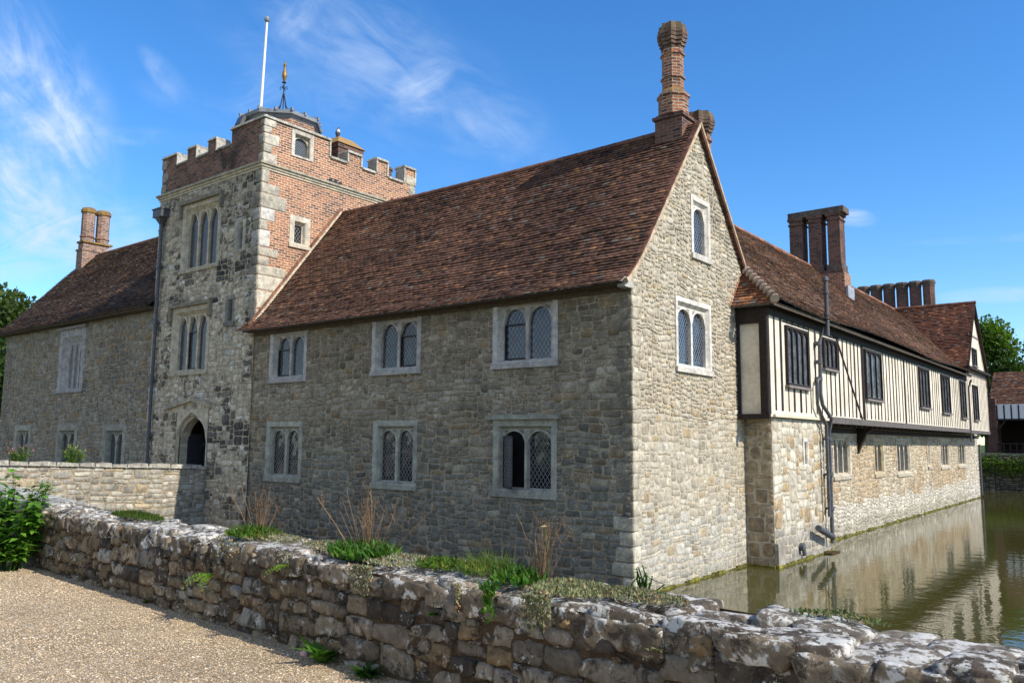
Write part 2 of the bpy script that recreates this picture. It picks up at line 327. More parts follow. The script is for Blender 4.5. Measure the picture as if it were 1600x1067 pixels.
def stone(mb, fr, ua, ub, za, zb, dep, bul, col, mat=0, jit=.06, base=-.02, rk=(.08, .22)):
    w = ub - ua; h = zb - za; cu = (ua + ub) / 2; cz = (za + zb) / 2
    jx = min(w, h) * jit * 2.6
    cr = [(ua + R.uniform(-.2, 1) * jx, za + R.uniform(-.2, 1) * jx * .6), (ub - R.uniform(-.2, 1) * jx, za + R.uniform(-.2, 1) * jx * .6),
          (ub - R.uniform(-.2, 1) * jx, zb - R.uniform(-.2, 1) * jx * .6), (ua + R.uniform(-.2, 1) * jx, zb - R.uniform(-.2, 1) * jx * .6)]
    ring = []
    k = R.uniform(*rk)
    for i in range(4):
        p = cr[i]; q = cr[(i + 1) % 4]; L = math.hypot(q[0] - p[0], q[1] - p[1]); t = min(.4, k * min(w, h) / max(L, 1e-4))
        ring.append((p[0] + (q[0] - p[0]) * t, p[1] + (q[1] - p[1]) * t)); ring.append((q[0] + (p[0] - q[0]) * t, q[1] + (p[1] - q[1]) * t))
    dj = [R.uniform(-.35, .35) * bul for _ in range(8)]; tu = R.uniform(-.8, .8) * bul; tz = R.uniform(-.8, .8) * bul
    A = [fr(u, z, base) for u, z in ring]
    B = [fr(cu + (u - cu) * .975, cz + (z - cz) * .97, dep * .7 + dj[i]) for i, (u, z) in enumerate(ring)]
    C = [fr(cu + (u - cu) * .86, cz + (z - cz) * .82, dep + bul * .6 + dj[i] + tu * (u - cu) / w + tz * (z - cz) / h) for i, (u, z) in enumerate(ring)]
    mb.add(A + B + C, [(i, (i + 1) % 8, 8 + (i + 1) % 8, 8 + i) for i in range(8)] + [(8 + i, 8 + (i + 1) % 8, 16 + (i + 1) % 8, 16 + i) for i in range(8)] + [tuple(range(16, 24))], mat, col, True)
def pack(ua, ub, z0, z1, a_, b_, blocked, ws=(1, 2, 3, 3, 3, 4, 4, 5, 5, 6), hs=(1, 2, 2, 2, 2, 3, 3, 4)):
    """uncoursed rubble: fill a fine grid with stones of mixed size"""
    nu = max(1, int(round((ub - ua) / a_))); nv = max(1, int(round((z1 - z0) / b_))); a_ = (ub - ua) / nu; b_ = (z1 - z0) / nv
    occ = np.zeros((nv, nu), bool); out = []
    for j in range(nv):
        for i in range(nu): occ[j, i] = blocked(ua + (i + .5) * a_, z0 + (j + .5) * b_)
    for j in range(nv):
        i = 0; hp = 0
        while i < nu:
            if occ[j, i]: i += 1; continue
            w_ = R.choice(ws); h_ = hp if hp and R.random() < .45 else R.choice(hs); hp = h_; h_ = max(1, min(h_, nv - j, w_))
            k = 0
            while k < w_ and i + k < nu and not occ[j, i + k]: k += 1
            if k < w_ and k < h_: h_ = max(1, k)
            w_ = k
            while h_ > 1 and occ[j:j + h_, i:i + w_].any(): h_ -= 1
            occ[j:j + h_, i:i + w_] = True; out.append((ua + i * a_, z0 + j * b_, w_ * a_, h_ * b_)); i += w_
    return out
def rubble(mb, fr, ua, ub, z0, z1, holes, cw, ch, pal, dep=.015, bul=.012, mat=0, lo=None, hi=None, gap=.012, warp=.03, jit=.06, mats=None):
    def fw_(u, z, d):
        return fr(u + warp * .6 * nz(u * 2.3, z * 2.1, 3.1), z + warp * nz(u * .7, z * .7, 1.7) + warp * .75 * nz(u * 2.6, z * 2.2, 6.4), d)
    def blocked(uc, zc):
        l_ = lo(zc) if lo else ua; h_ = hi(zc) if hi else ub
        return uc < l_ - .02 or uc > h_ + .02 or any(H[0] < uc < H[1] and H[2] < zc < H[3] for H in holes)
    for u, z, w_, h_ in pack(ua, ub, z0, z1, cw / 3.4, ch / 2.4, blocked):
        c = pal(u + w_ / 2, z + h_ / 2); m = mats(u, z) if mats else mat
        stone(mb, fw_, u + gap / 2, u + w_ - gap / 2, z + gap / 2, z + h_ - gap / 2, dep * R.uniform(.4, 1.8), bul, c, m, jit)
def tiles(mb, O, A, S, ln, sl, pal, lo=None, hi=None, gauge=.105, tw=.17, mat=0, sag=None, back=1):
    O = Vector(O); A = Vector(A).normalized(); S = Vector(S).normalized(); N = A.cross(S)
    rows = int(sl / gauge) + 1
    def P(u, s, d):
        if sag: d += sag(u, s)
        p = O + A * u + S * s + N * d; return (p.x, p.y, p.z)
    for i in range(rows):
        s0 = i * gauge; s1 = min(s0 + gauge * 1.2, sl); sm = s0 + gauge / 2
        a = lo(sm) if lo else 0.0; b = hi(sm) if hi else ln
        u = a - (tw / 2 if i % 2 else 0) * R.uniform(.8, 1.2)
        wob = R.uniform(-.007, .007)
        while u < b:
            e = u + tw * R.uniform(.94, 1.06)
            ua = max(u, a); ub = min(e, b) - .003
            if ub - ua > .02:
                l = .034 + R.uniform(-.006, .008) + wob; t = R.uniform(-.006, .006); d0 = R.uniform(-.008, .006)
                mid = R.uniform(.002, .006)
                mu = (ua + ub) / 2
                mb.add([P(ua, s0 + d0, l + t - .026), P(ub, s0 + d0, l - t - .026), P(ua, s0 + d0, l + t), P(mu, s0 + d0, l + mid), P(ub, s0 + d0, l - t), P(ub, s1, .004 - t * .5), P(mu, s1, .004 + mid), P(ua, s1, .004 + t * .5)],
                       [(0, 1, 4, 3, 2), (2, 3, 6, 7), (3, 4, 5, 6)], mat, pal(mu, sm))
            u = e
    # bedding under the tiles
    n = max(1, int(sl / .5))
    for i in range(n):
        sa, sb = sl * i / n, sl * (i + 1) / n
        la, lb = (lo(sa), lo(sb)) if lo else (0, 0); ha, hb = (hi(sa), hi(sb)) if hi else (ln, ln)
        m = max(1, int(max(ha - la, hb - lb) / 1.5))
        for j in range(m):
            f0, f1 = j / m, (j + 1) / m
            mb.quad(P(la + (ha - la) * f0, sa, -.012), P(la + (ha - la) * f1, sa, -.012), P(lb + (hb - lb) * f1, sb, -.012), P(lb + (hb - lb) * f0, sb, -.012), back, (.5, .5, .5))
def tilepal(base, oran=.06, dark=.12, pale=.04):
    def pal(u, s):
        k = R.random(); n = 1 + .35 * nz(u * .35, s * .6, 5)
        c = lerp(base[0], base[1], R.random())
        if k < oran: c = base[2]
        elif k < oran + dark: c = mul(base[0], .5)
        elif k < oran + dark + pale: c = (.155, .135, .11)
        return mul(c, n * R.uniform(.84, 1.16))
    return pal
T_MAIN = ((.104, .053, .035), (.158, .077, .046), (.24, .118, .055))
T_LEFT = ((.060, .036, .024), (.105, .056, .032), (.19, .10, .045))
T_RANGE = ((.140, .078, .050), (.215, .115, .070), (.31, .165, .085))

def arch(ua, ub, zs, zt, kind, n=10):
    pts = []; c = (ua + ub) / 2; hw = (ub - ua) / 2; h = zt - zs
    for i in range(n + 1):
        t = -1 + 2 * i / n; a = abs(t)
        if kind == 'round': k = math.sqrt(max(0, 1 - a * a))
        elif kind == 'pointed': k = (1 - a ** 1.9) ** .75 * (1 - .0 * a)
        elif kind == 'tudor': k = .62 * math.sqrt(max(0, 1 - a ** 3)) + .38 * (1 - a)
        else: k = 1.0
        pts.append((c + hw * t, zs + h * k))
    return pts
def archplate(mb, fr, ua, ub, za, zb, lights, d, rev, mat=0, col=(1, 1, 1), kind='round', n=10):
    """stone plate ua..ub x za..zb at depth d pierced by arched lights [(u0,u1,z0,zs,zt)]"""
    cur = ua
    for (a, b, z0, zs, zt) in lights:
        mb.quad(fr(cur, za, d), fr(a, za, d), fr(a, zb, d), fr(cur, zb, d), mat, col)
        mb.quad(fr(a, za, d), fr(b, za, d), fr(b, z0, d), fr(a, z0, d), mat, col)
        pts = arch(a, b, zs, zt, kind, n)
        for p, q in zip(pts, pts[1:]): mb.quad(fr(p[0], p[1], d), fr(q[0], q[1], d), fr(q[0], zb, d), fr(p[0], zb, d), mat, col)
        if kind != 'square':
            cx_ = (a + b) / 2; cz_ = zs; rim = .032
            O1 = [(a - rim, z0)] + [(cx_ + (p[0] - cx_) * (1 + 2 * rim / (b - a)), cz_ + (p[1] - cz_) * (1 + rim / max(.05, zt - zs))) for p in pts] + [(b + rim, z0)]; I1 = [(a, z0)] + pts + [(b, z0)]
            for k in range(len(O1) - 1): mb.quad(fr(*O1[k], d), fr(*I1[k], d + .022), fr(*I1[k + 1], d + .022), fr(*O1[k + 1], d), mat, mul(col, 1.12)); mb.quad(fr(*I1[k], d + .022), fr(*I1[k], d), fr(*I1[k + 1], d), fr(*I1[k + 1], d + .022), mat, mul(col, 1.0))
        out = [(a, z0)] + pts + [(b, z0)]
        for p, q in zip(out, out[1:]): mb.quad(fr(p[0], p[1], d), fr(p[0], p[1], d - rev), fr(q[0], q[1], d - rev), fr(q[0], q[1], d), mat, col)
        mb.quad(fr(a, z0, d), fr(b, z0, d), fr(b, z0 + .02, d - rev), fr(a, z0 + .02, d - rev), mat, col)
        cur = b
    mb.quad(fr(cur, za, d), fr(ub, za, d), fr(ub, zb, d), fr(cur, zb, d), mat, col)
def lattice(mb, fr, ua, ub, za, zb, d, du=.105, dz=.15, w=.011, mat=0, pts=None):
    """diagonal lead cames; pts = arch outline limits the top"""
    def top(u):
        if not pts: return zb
        for p, q in zip(pts, pts[1:]):
            if p[0] <= u <= q[0]: return p[1] + (q[1] - p[1]) * (u - p[0]) / max(1e-6, q[0] - p[0])
        return za
    k = dz / du; W = ub - ua
    for sgn in (1, -1):
        c = -W * k
        while c < (zb - za) + W * k:
            P = []
            for i in range(13):
                u = ua + W * i / 12; z = za + c + (u - ua) * k * sgn if sgn > 0 else za + c + (ub - u) * k
                P.append((u, z, za <= z <= top(u)))
            run = [p for p in P if p[2]]
            if len(run) >= 2:
                a, b = run[0], run[-1]
                nx_, nz_ = -(b[1] - a[1]), (b[0] - a[0]); L = math.hypot(nx_, nz_); nx_ *= w / 2 / L; nz_ *= w / 2 / L
                mb.quad(fr(a[0] + nx_, a[1] + nz_, d), fr(a[0] - nx_, a[1] - nz_, d), fr(b[0] - nx_, b[1] - nz_, d), fr(b[0] + nx_, b[1] + nz_, d), mat)
            c += dz * 1.0
def window(parent, fr, ua, ub, za, zb, lights=2, kind='round', fw=.12, sp=.07, proud=.03, dp=.09, mull=.09, rise=.22, col=(.42, .41, .37), glass=None, hood=0, sill=True, lat=(.105, .15), openleft=False, label=None, casement=None, blind=False, cw=.011, bm=.05):
    mb = MB(); glass = glass or GLASS
    i0, i1, j0, j1 = ua + fw, ub - fw, za + bm, zb - fw
    o0, o1, p0, p1 = i0 + sp, i1 - sp, j0 + .03, j1 - sp
    def ring(a, da, b, db):
        A = [(a[0], a[2]), (a[1], a[2]), (a[1], a[3]), (a[0], a[3])]; B = [(b[0], b[2]), (b[1], b[2]), (b[1], b[3]), (b[0], b[3])]
        for i in range(4):
            j = (i + 1) % 4; cc = mul(col, R.uniform(.9, 1.08))
            mb.quad(fr(*A[i], da), fr(*A[j], da), fr(*B[j], db), fr(*B[i], db), 0, cc)
    ring((ua, ub, za, zb), -.05, (ua, ub, za, zb), proud)
    ring((ua, ub, za, zb), proud, (i0, i1, j0, j1), proud)
    ring((i0, i1, j0, j1), proud, (i0 + .02, i1 - .02, j0 + .02, j1 - .02), proud - .03)
    ring((i0 + .02, i1 - .02, j0 + .02, j1 - .02), proud - .03, (o0, o1, p0, p1), -dp)
    n = lights; W = (o1 - o0 - mull * (n - 1) - .04) / n; Ls = []
    for i in range(n):
        a = o0 + .02 + i * (W + mull); Ls.append((a, a + W, p0 + .02, p1 - .06 - rise, p1 - .06))
    archplate(mb, fr, o0, o1, p0, p1, Ls, -dp, .07, 0, col, kind)
    # flat spandrel triangles, the shade of a sunk recess put into the colour
    if kind != 'square' and rise > .1:
        for (a, b, z0, zs, zt) in Ls:
            for s in (-1, 1):
                ce = a if s < 0 else b; x1 = ce - s * W * .06; x2 = ce - s * W * .30
                tri = [fr(x1, zt + .025, -dp + .003), fr(x1, zt - rise * .45, -dp + .003), fr(x2, zt + .025, -dp + .003)]
                if s < 0: tri = tri[:2] + tri[2:]
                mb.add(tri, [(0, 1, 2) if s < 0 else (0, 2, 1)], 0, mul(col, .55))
    if sill: mb.fbox(fr, ua - .02, ub + .02, za - .09, za + .02, -.05, proud + .04, 0, mul(col, .85))
    if hood:
        hc = mul(col, .45) if hood == 2 else mul(col, .8)
        mb.fbox(fr, ua - .10, ub + .10, zb + .0, zb + .10, -.03, .13, 0, hc)
        if hood == 2:
            for a in (ua - .10, ub - .01): mb.fbox(fr, a, a + .11, zb - .42, zb, -.03, .12, 0, hc)
    wo = mb.build('window', [DRESS], parent)
    if label: wo['label'] = label
    lt = MB(); first = True
    for k, (a, b, z0, zs, zt) in enumerate(Ls):
        gd = -dp - .055; pts = arch(a, b, zs, zt, kind, 10)
        gl = MB(); poly = [fr(a, z0, gd), fr(b, z0, gd)] + [fr(u, z, gd) for u, z in reversed(pts)]
        if openleft and k == 0:
            gl.add(poly, [tuple(range(len(poly)))], 0); gl.build('dark_opening', [DARKIN], wo)
            # casement swung outwards on its left hinge
            hinge = a; L = W * .96; an = math.radians(33)
            def cf(u, z, d=0.0): return fr(hinge + .01 + (u - a) * math.cos(an), z, -dp + .01 + (u - a) * math.sin(an) + d)
            cm = MB(); cz = zs + rise * .55
            for (p, q, r_, s_) in ((a, b, z0, z0 + .03), (a, b, cz - .03, cz), (a, a + .03, z0, cz), (b - .03, b, z0, cz)): cm.fbox(cf, p, q, r_, s_, -.012, .012, 0)
            cm.quad(cf(a, z0, 0), cf(b, z0, 0), cf(b, cz, 0), cf(a, cz, 0), 1)
            lattice(cm, cf, a + .03, b - .03, z0, cz, .006, lat[0], lat[1], cw, 2)
            cm.build('casement', [BLACK, GLASS, CAME], wo)
            continue
        gl.add(poly, [tuple(range(len(poly)))], 0); gl.build('pane', [glass], wo)
        lattice(lt, fr, a, b, z0, zt, gd + .008, lat[0], lat[1], cw, 0, pts)
        if casement is not None and k == casement:
            zc = zs - .02; cm = MB()
            for (p, q, r_, s_) in ((a + .005, b - .005, z0 + .02, z0 + .045), (a + .005, b - .005, zc - .025, zc), (a + .005, a + .03, z0 + .045, zc - .025), (b - .03, b - .005, z0 + .045, zc - .025)): cm.fbox(fr, p, q, r_, s_, gd + .012, gd + .05, 0)
            cm.build('casement', [BLACK], wo)
    if lt.v: lt.build('lead_lattice', [CAME], wo)
    return wo
def quoins(mb, fx, fy, z0, z1, col, sz=(.28, .5), hh=(.24, .42), mat=0, pr=.02):
    """corner stones: fx(u,z,d) runs along one face from corner (u>0 inwards), fy along other"""
    z = z0; k = 0
    while z < z1 - .05:
        h = min(R.uniform(*hh), z1 - z); a, b = (sz[0], sz[1]) if k % 2 else (sz[1], sz[0])
        a *= R.uniform(.8, 1.2); b *= R.uniform(.8, 1.2); c = mul(col, R.uniform(.78, 1.18)); g_ = .006
        p = pr * R.uniform(.5, 1.4)
        lowp = [fx(a, z + g_, p), fx(-p, z + g_, p), fy(b, z + g_, p)]; hip = [fx(a, z + h - g_, p), fx(-p, z + h - g_, p), fy(b, z + h - g_, p)]
        ba = [fx(a, z + g_, -.03), fx(a, z + h - g_, -.03), fy(b, z + g_, -.03), fy(b, z + h - g_, -.03)]
        V = lowp + hip + ba + [fx(.03, z + g_, -.03), fx(.03, z + h - g_, -.03)]
        mb.add(V, [(0, 1, 4, 3), (1, 2, 5, 4), (6, 0, 3, 7), (2, 8, 9, 5), (0, 6, 10, 1), (1, 10, 8, 2), (3, 4, 11, 7), (4, 5, 9, 11)], mat, c)
        z += h; k += 1
def brickchim(mb, cx, cy, z0, z1, rad, n=8, rot=math.pi / 8, mat=0, rings=()):
    mb.prism(cx, cy, [(rad, z0), (rad, z1)], n, rot, mat)
    for z, e, h in rings: mb.prism(cx, cy, [(rad + .003, z - .02), (rad + e, z), (rad + e, z + h), (rad + .003, z + h + .02)], n, rot, mat, cap=False)
# ================================================================== setting: ground, moat water
MOAT = (-36.0, 17.0, -9.0, 46.2)
def groundmat():
    m, g = material('gravel_and_grass', .95, .1)
    v = g.n('ShaderNodeTexVoronoi', {'Vector': g.pos, 'Scale': 70.0}); n1 = g.noise(g.pos, .7, 5, .6); n2 = g.noise(g.pos, 5, 5, .6)
    rs = g.n('ShaderNodeValToRGB', {'Fac': g.n('ShaderNodeSeparateColor', {0: v.outputs['Color']}).outputs[0]}); e = rs.color_ramp.elements
    e[0].color = (.30, .21, .12, 1); e[1].color = (.62, .52, .38, 1); x = e.new(.5); x.color = (.46, .345, .21, 1)
    k = g.math('MULTIPLY', g.ramp(n1, .3, .7, .85, 1.1), g.ramp(n2, .3, .7, .85, 1.05))
    c = g.mix(1.0, rs.outputs[0], g.n('ShaderNodeCombineColor', {0: k, 1: k, 2: k}).outputs[0], 'MULTIPLY')
    gr = g.mix(g.ramp(n2, .3, .7), (.05, .085, .02), (.085, .115, .035))
    s = g.n('ShaderNodeSeparateXYZ', {0: g.pos})
    inside = g.math('MULTIPLY', g.math('MULTIPLY', g.math('GREATER_THAN', s.outputs[1], -26.0), g.math('LESS_THAN', s.outputs[1], -5.0)), g.math('MULTIPLY', g.math('GREATER_THAN', s.outputs[0], -30.0), g.math('LESS_THAN', s.outputs[0], 14.0)))
    c = g.mix(inside, gr, c); g.put(g.b.inputs['Base Color'], c)
    bump(g, g.math('SUBTRACT', 1.0, v.outputs['Distance']), .8, .02); return m
GROUND = groundmat()
mb = MB(); F = 1500.0; x0, x1, y0, y1 = MOAT; zg = 1.25
mb.quad((-F, -F, zg), (F, -F, zg), (F, y0, zg), (-F, y0, zg)); mb.quad((-F, y1, zg), (F, y1, zg), (F, F, zg), (-F, F, zg))
mb.quad((-F, y0, zg), (x0, y0, zg), (x0, y1, zg), (-F, y1, zg)); mb.quad((x1, y0, zg), (F, y0, zg), (F, y1, zg), (x1, y1, zg))
for a, b in (((x0, y0), (x1, y0)), ((x1, y0), (x1, y1)), ((x1, y1), (x0, y1)), ((x0, y1), (x0, y0))): mb.quad((*a, -1.5), (*b, -1.5), (*b, zg), (*a, zg), 1)
o = mb.build('ground', [GROUND, STONE_D]); o['kind'] = 'structure'
def watermat():
    m, g = material('murky_moat_water', .03, .5); g.b.inputs['IOR'].default_value = 1.45
    n0 = g.noise(g.pos, .25, 3, .5); g.put(g.b.inputs['Base Color'], g.mix(n0, (.055, .053, .014), (.075, .068, .020)))
    a = g.noise(g.scale(g.pos, (1.0, 1.0, 1.0)), 2.6, 3, .5); b = g.noise(g.pos, .6, 2, .5); c = g.noise(g.pos, 9.0, 2, .5)
    h = g.math('ADD', g.math('ADD', g.math('MULTIPLY', a, .5), g.math('MULTIPLY', b, .6)), g.math('MULTIPLY', c, .12))
    bump(g, h, .22, .035); return m
mb = MB(); mb.quad((x0 - .2, y0 - .2, 0), (x1 + .2, y0 - .2, 0), (x1 + .2, y1 + .2, 0), (x0 - .2, y1 + .2, 0)); mb.quad((x0 - .2, y0 - .2, -1.4), (x1 + .2, y0 - .2, -1.4), (x1 + .2, y1 + .2, -1.4), (x0 - .2, y1 + .2, -1.4), 1)
o = mb.build('moat_water', [watermat(), SOIL]); o['kind'] = 'structure'

def tide(mb, fr, a, b, d0, d1):
    u = a
    while u < b - .01:
        w_ = min(R.uniform(.06, .3), b - u); mb.fbox(fr, u, u + w_, -.1, max(.012, .045 + .04 * nz(u * 1.3, d0, 5) + R.uniform(-.022, .022)), d0, d1 + R.uniform(-.012, .012), 0, mul((1, 1, 1), R.uniform(.55, 1.15))); u += w_
# ================================================================== the stone house with the gable
house = thing('stone_house', 'two-storey ragstone house with steep tiled roof and sunlit gable at the moat corner', 'house', (-6, 2.6, 0))
fF = frame((0, 0, 0), (1, 0, 0)); fG = frame((0, 0, 0), (0, 1, 0))
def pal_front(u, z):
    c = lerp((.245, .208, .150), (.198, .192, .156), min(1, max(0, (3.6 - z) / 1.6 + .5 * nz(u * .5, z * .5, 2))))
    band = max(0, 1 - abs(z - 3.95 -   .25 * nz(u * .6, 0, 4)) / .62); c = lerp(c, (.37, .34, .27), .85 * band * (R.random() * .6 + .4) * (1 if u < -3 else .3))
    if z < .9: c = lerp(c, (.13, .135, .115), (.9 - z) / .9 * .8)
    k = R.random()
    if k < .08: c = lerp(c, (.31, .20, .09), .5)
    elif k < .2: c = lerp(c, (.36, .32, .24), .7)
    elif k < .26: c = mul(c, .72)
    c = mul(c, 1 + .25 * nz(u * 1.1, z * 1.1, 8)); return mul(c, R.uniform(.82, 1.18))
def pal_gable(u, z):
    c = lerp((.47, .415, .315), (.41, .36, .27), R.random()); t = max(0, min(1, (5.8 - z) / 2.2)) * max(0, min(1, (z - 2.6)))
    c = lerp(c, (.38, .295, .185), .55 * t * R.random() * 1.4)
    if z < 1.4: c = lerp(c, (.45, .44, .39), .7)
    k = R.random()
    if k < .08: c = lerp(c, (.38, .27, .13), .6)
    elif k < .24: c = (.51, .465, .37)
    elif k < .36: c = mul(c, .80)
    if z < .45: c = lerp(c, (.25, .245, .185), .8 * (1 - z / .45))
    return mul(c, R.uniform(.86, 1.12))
LW = [(-11.71, -10.09, 1.8, 3.34), (-7.30, -5.76, 1.79, 3.34), (-3.45, -1.76, 1.79, 3.33)]
UW = [(-11.71, -10.03, 4.50, 5.95), (-7.43, -5.71, 4.53, 5.99), (-3.49, -1.74, 4.51, 6.0)]
shr = lambda q, e=.04: (q[0] + e, q[1] - e, q[2] + e, q[3] - e)
hF = [shr(q) for q in LW + UW]
GW = (1.80, 3.55, 4.45, 5.98); GA = (2.62, 3.60, 7.03, 8.40)
hG = [shr(GW), shr(GA)]
glo = lambda z: 0.0 if z < 6.15 else (z - 6.15) / 1.312
ghi = lambda z: 5.35 if z < 6.2 else min(5.7, 3.03 + (10.17 - z) / 1.232)
mb = MB()
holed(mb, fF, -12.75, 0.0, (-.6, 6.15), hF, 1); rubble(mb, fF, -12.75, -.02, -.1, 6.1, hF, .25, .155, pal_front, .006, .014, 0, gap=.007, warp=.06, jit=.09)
mb.quad((-12.75, 6.2, -.6), (-12.75, 0, -.6), (-12.75, 0, 6.15), (-12.75, 6.2, 6.15), 1); mb.quad((0, 6.2, -.6), (-12.75, 6.2, -.6), (-12.75, 6.2, 6.2), (0, 6.2, 6.2), 1)
mb.build('wall', [STONE, MORTAR], house)
mb = MB()
holed(mb, fG, 0.0, 5.35, (-.6, 10.15), hG, 1, glo, ghi, .4)
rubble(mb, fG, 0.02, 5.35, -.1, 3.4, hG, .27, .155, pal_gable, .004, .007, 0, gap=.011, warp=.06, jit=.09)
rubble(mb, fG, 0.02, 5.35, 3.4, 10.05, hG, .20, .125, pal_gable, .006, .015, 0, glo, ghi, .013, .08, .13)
o = mb.build('gable_wall', [STONE, MORTAR_P], house); o['label'] = 'sunlit pale stone gable wall'
mb = MB(); z = .12; k = 0
while z < 6.05:   # small dressed quoins, pale near the water, sunlit faces coloured lighter above
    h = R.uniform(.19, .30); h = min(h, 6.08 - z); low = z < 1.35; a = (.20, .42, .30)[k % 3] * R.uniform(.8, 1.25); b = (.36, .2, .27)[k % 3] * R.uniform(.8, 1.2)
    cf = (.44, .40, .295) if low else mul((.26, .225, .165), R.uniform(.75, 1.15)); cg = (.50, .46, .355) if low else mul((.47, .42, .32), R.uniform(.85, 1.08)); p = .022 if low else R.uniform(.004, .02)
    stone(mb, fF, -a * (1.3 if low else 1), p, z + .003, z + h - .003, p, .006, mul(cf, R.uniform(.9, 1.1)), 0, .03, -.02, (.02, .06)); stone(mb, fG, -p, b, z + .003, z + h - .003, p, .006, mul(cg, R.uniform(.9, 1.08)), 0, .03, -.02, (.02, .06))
    z += h; k += 1
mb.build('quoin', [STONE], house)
mb = MB(); tide(mb, fG, -.01, 5.34, .0, .045); mb.build('algae_line', [ALGAE], house)
rf = MB()
slen = math.hypot(3.36, 4.39)
sagm = lambda u, s: .20 * max(0, 1 - s / 1.3) ** 2 + .02 * nz(u * .3, s * .5, 9) - .06 * math.sin(math.pi * min(1, max(0, u / 12.8)))
tiles(rf, (-12.72, -.33, 5.80), (1, 0, 0), (0, 3.36, 4.39), 12.80, slen, tilepal(T_MAIN, .04, .14, .02), sag=sagm)
rf.quad((.06, 3.05, 10.15), (-12.6, 3.05, 10.15), (-12.6, 6.5, 5.9), (.06, 6.5, 5.9), 1, (.09, .05, .035))
roof = rf.build('roof', [TILE, TILE], house)
mb = MB()
for i in range(32):
    a = -12.5 + i * .385; mb.tube([(a, 3.04, 10.12 - .06 * math.sin(math.pi * i / 32)), (a + .375, 3.04, 10.13 - .06 * math.sin(math.pi * i / 32))], .105, 8, 0, mul((.15, .07, .045), R.uniform(.7, 1.3)))
mb.build('ridge_tile', [TILE], roof)
mb = MB()
def vpt(s, d=0.0, x=.05):  # along the front verge
    y = -.33 + 3.36 * s; z = 5.80 + 4.39 * s + .2 * max(0, 1 - s * slen / 1.3) ** 2 / 1; return (x, y, z + d)
for i in range(40):
    a, b = i / 40, (i + .97) / 40; mb.bar(vpt(a, -.05, .075), vpt(b, -.05, .075), .075, .10, 0, (1.5, 1.45, 1.4)); mb.bar(vpt(a, .022, .05), vpt(b, .016, .05), .13, .028, 1, mul((.14, .06, .04), R.uniform(.6, 1.5)))
for i in range(40):
    a, b = i / 40, (i + .97) / 40
    q = lambda t, d, x: (x, 3.03 + t * 2.72, 10.17 - t * 3.33 + d)
    mb.bar(q(a, .0, .105), q(b, .0, .105), .035, .06, 0, (1.4, 1.3, 1.2)); mb.bar(q(a, -.05, .05), q(b, -.05, .05), .12, .12, 1, mul((.10, .045, .03), R.uniform(.7, 1.4)))
mb.build('verge', [MORTAR, TILE], roof)
mb = MB(); mb.box(-12.62, -.02, -.34, -.02, 5.90, 5.985, 0); mb.box(-12.62, -.01, -.05, .0, 5.80, 5.90, 0); mb.build('eave_board', [EAVE], house)
mb = MB(); mb.fbox(fF, -.12, .05, 5.84, 6.06, .0, .33, 0, (.46, .44, .38)); mb.build('kneeler_stone', [DRESS], house)
cU = (.47, .445, .41); cL = (.365, .36, .30)
window(house, fF, *UW[0], 2, 'round', .13, .09, .025, .10, .08, .30, cU, casement=0, label='upper window nearest the tower')
window(house, fF, *UW[1], 2, 'round', .13, .09, .025, .10, .08, .30, cU, casement=1, label='middle upper window of the front')
window(house, fF, *UW[2], 2, 'round', .13, .09, .025, .10, .08, .30, cU, GLASS_B, casement=0, label='upper window nearest the corner, reflecting blue sky')
window(house, fF, *LW[0], 2, 'round', .135, .05, .02, .09, .095, .22, cL, label='lower window nearest the tower')
window(house, fF, *LW[1], 2, 'round', .135, .05, .02, .09, .095, .22, cL, label='middle lower window of the front')
window(house, fF, *LW[2], 2, 'round', .135, .05, .02, .09, .095, .22, cL, hood=1, openleft=True, label='lower window with its left casement open')
window(house, fG, *GW, 2, 'round', .10, .07, .03, .06, .08, .28, (.62, .58, .51), GLASS_B, label='two-light window in the gable')
window(house, fG, *GA, 1, 'round', .11, .07, .03, .05, .08, .30, (.62, .58, .51), GLASS_B, label='single arched attic window')
# chimneys of the stone house
def shaft(cx, cy, zb, z1, z2, z3, zt, r, plinth, name='chimney', label=None):
    mb = MB()
    if plinth:
        a, b, c, d = plinth; mb.box(a, b, c, d, zb, z1 - .12, 1); mb.box(a - .05, b + .05, c - .05, d + .05, z1 - .12, z1 - .05, 1); mb.box(a + .02, b - .02, c + .02, d - .02, z1 - .05, z1, 1)
        mb.prism(cx, cy, [(r * 1.38, z1), (r * 1.38, z2 - .12), (r * 1.52, z2 - .08), (r * 1.52, z2 - .02), (r * 1.02, z2 + .12)], 8, math.pi / 8, mats=[0, 0, 0, 2, 2])
    else: z2 = zb
    brickchim(mb, cx, cy, z2, z3, r, 8, math.pi / 8, 0, [(z2 + .38, .04, .035), (z3 - .14, .04, .04)])
    h = zt - z3; k = 7
    for i in range(k):   # corbelled star-shaped cap
        t = i / (k - 1); e = [1.06, 1.2, 1.32, 1.4, 1.42, 1.34, 1.24][i] * r; z = z3 + h * i / k; vs = []
        for lv in (z, z + h / k - .012):
            for j in range(16): ang = math.pi / 8 + math.pi * j / 8; q = e * (1.0 if j % 2 == 0 else .80); vs.append((cx + q * math.cos(ang), cy + q * math.sin(ang), lv))
        cc = mul((1.1, .95, .85), R.uniform(.75, 1.2)) if i < 5 else (1.3, 1.25, 1.0)
        mb.add(vs, [(j, (j + 1) % 16, 16 + (j + 1) % 16, 16 + j) for j in range(16)] + [tuple(range(16, 32)), tuple(range(16))[::-1]], 3, cc)
    o = mb.build(name, [BRICK_C, BRICK_CD, LICH, SOOT], roof)
    if label: o['label'] = label
shaft(-.57, 3.02, 9.5, 10.45, 10.98, 12.08, 12.72, .255, (-.89, -.20, 2.70, 3.38), label='tall octagonal chimney on the gable end of the ridge')
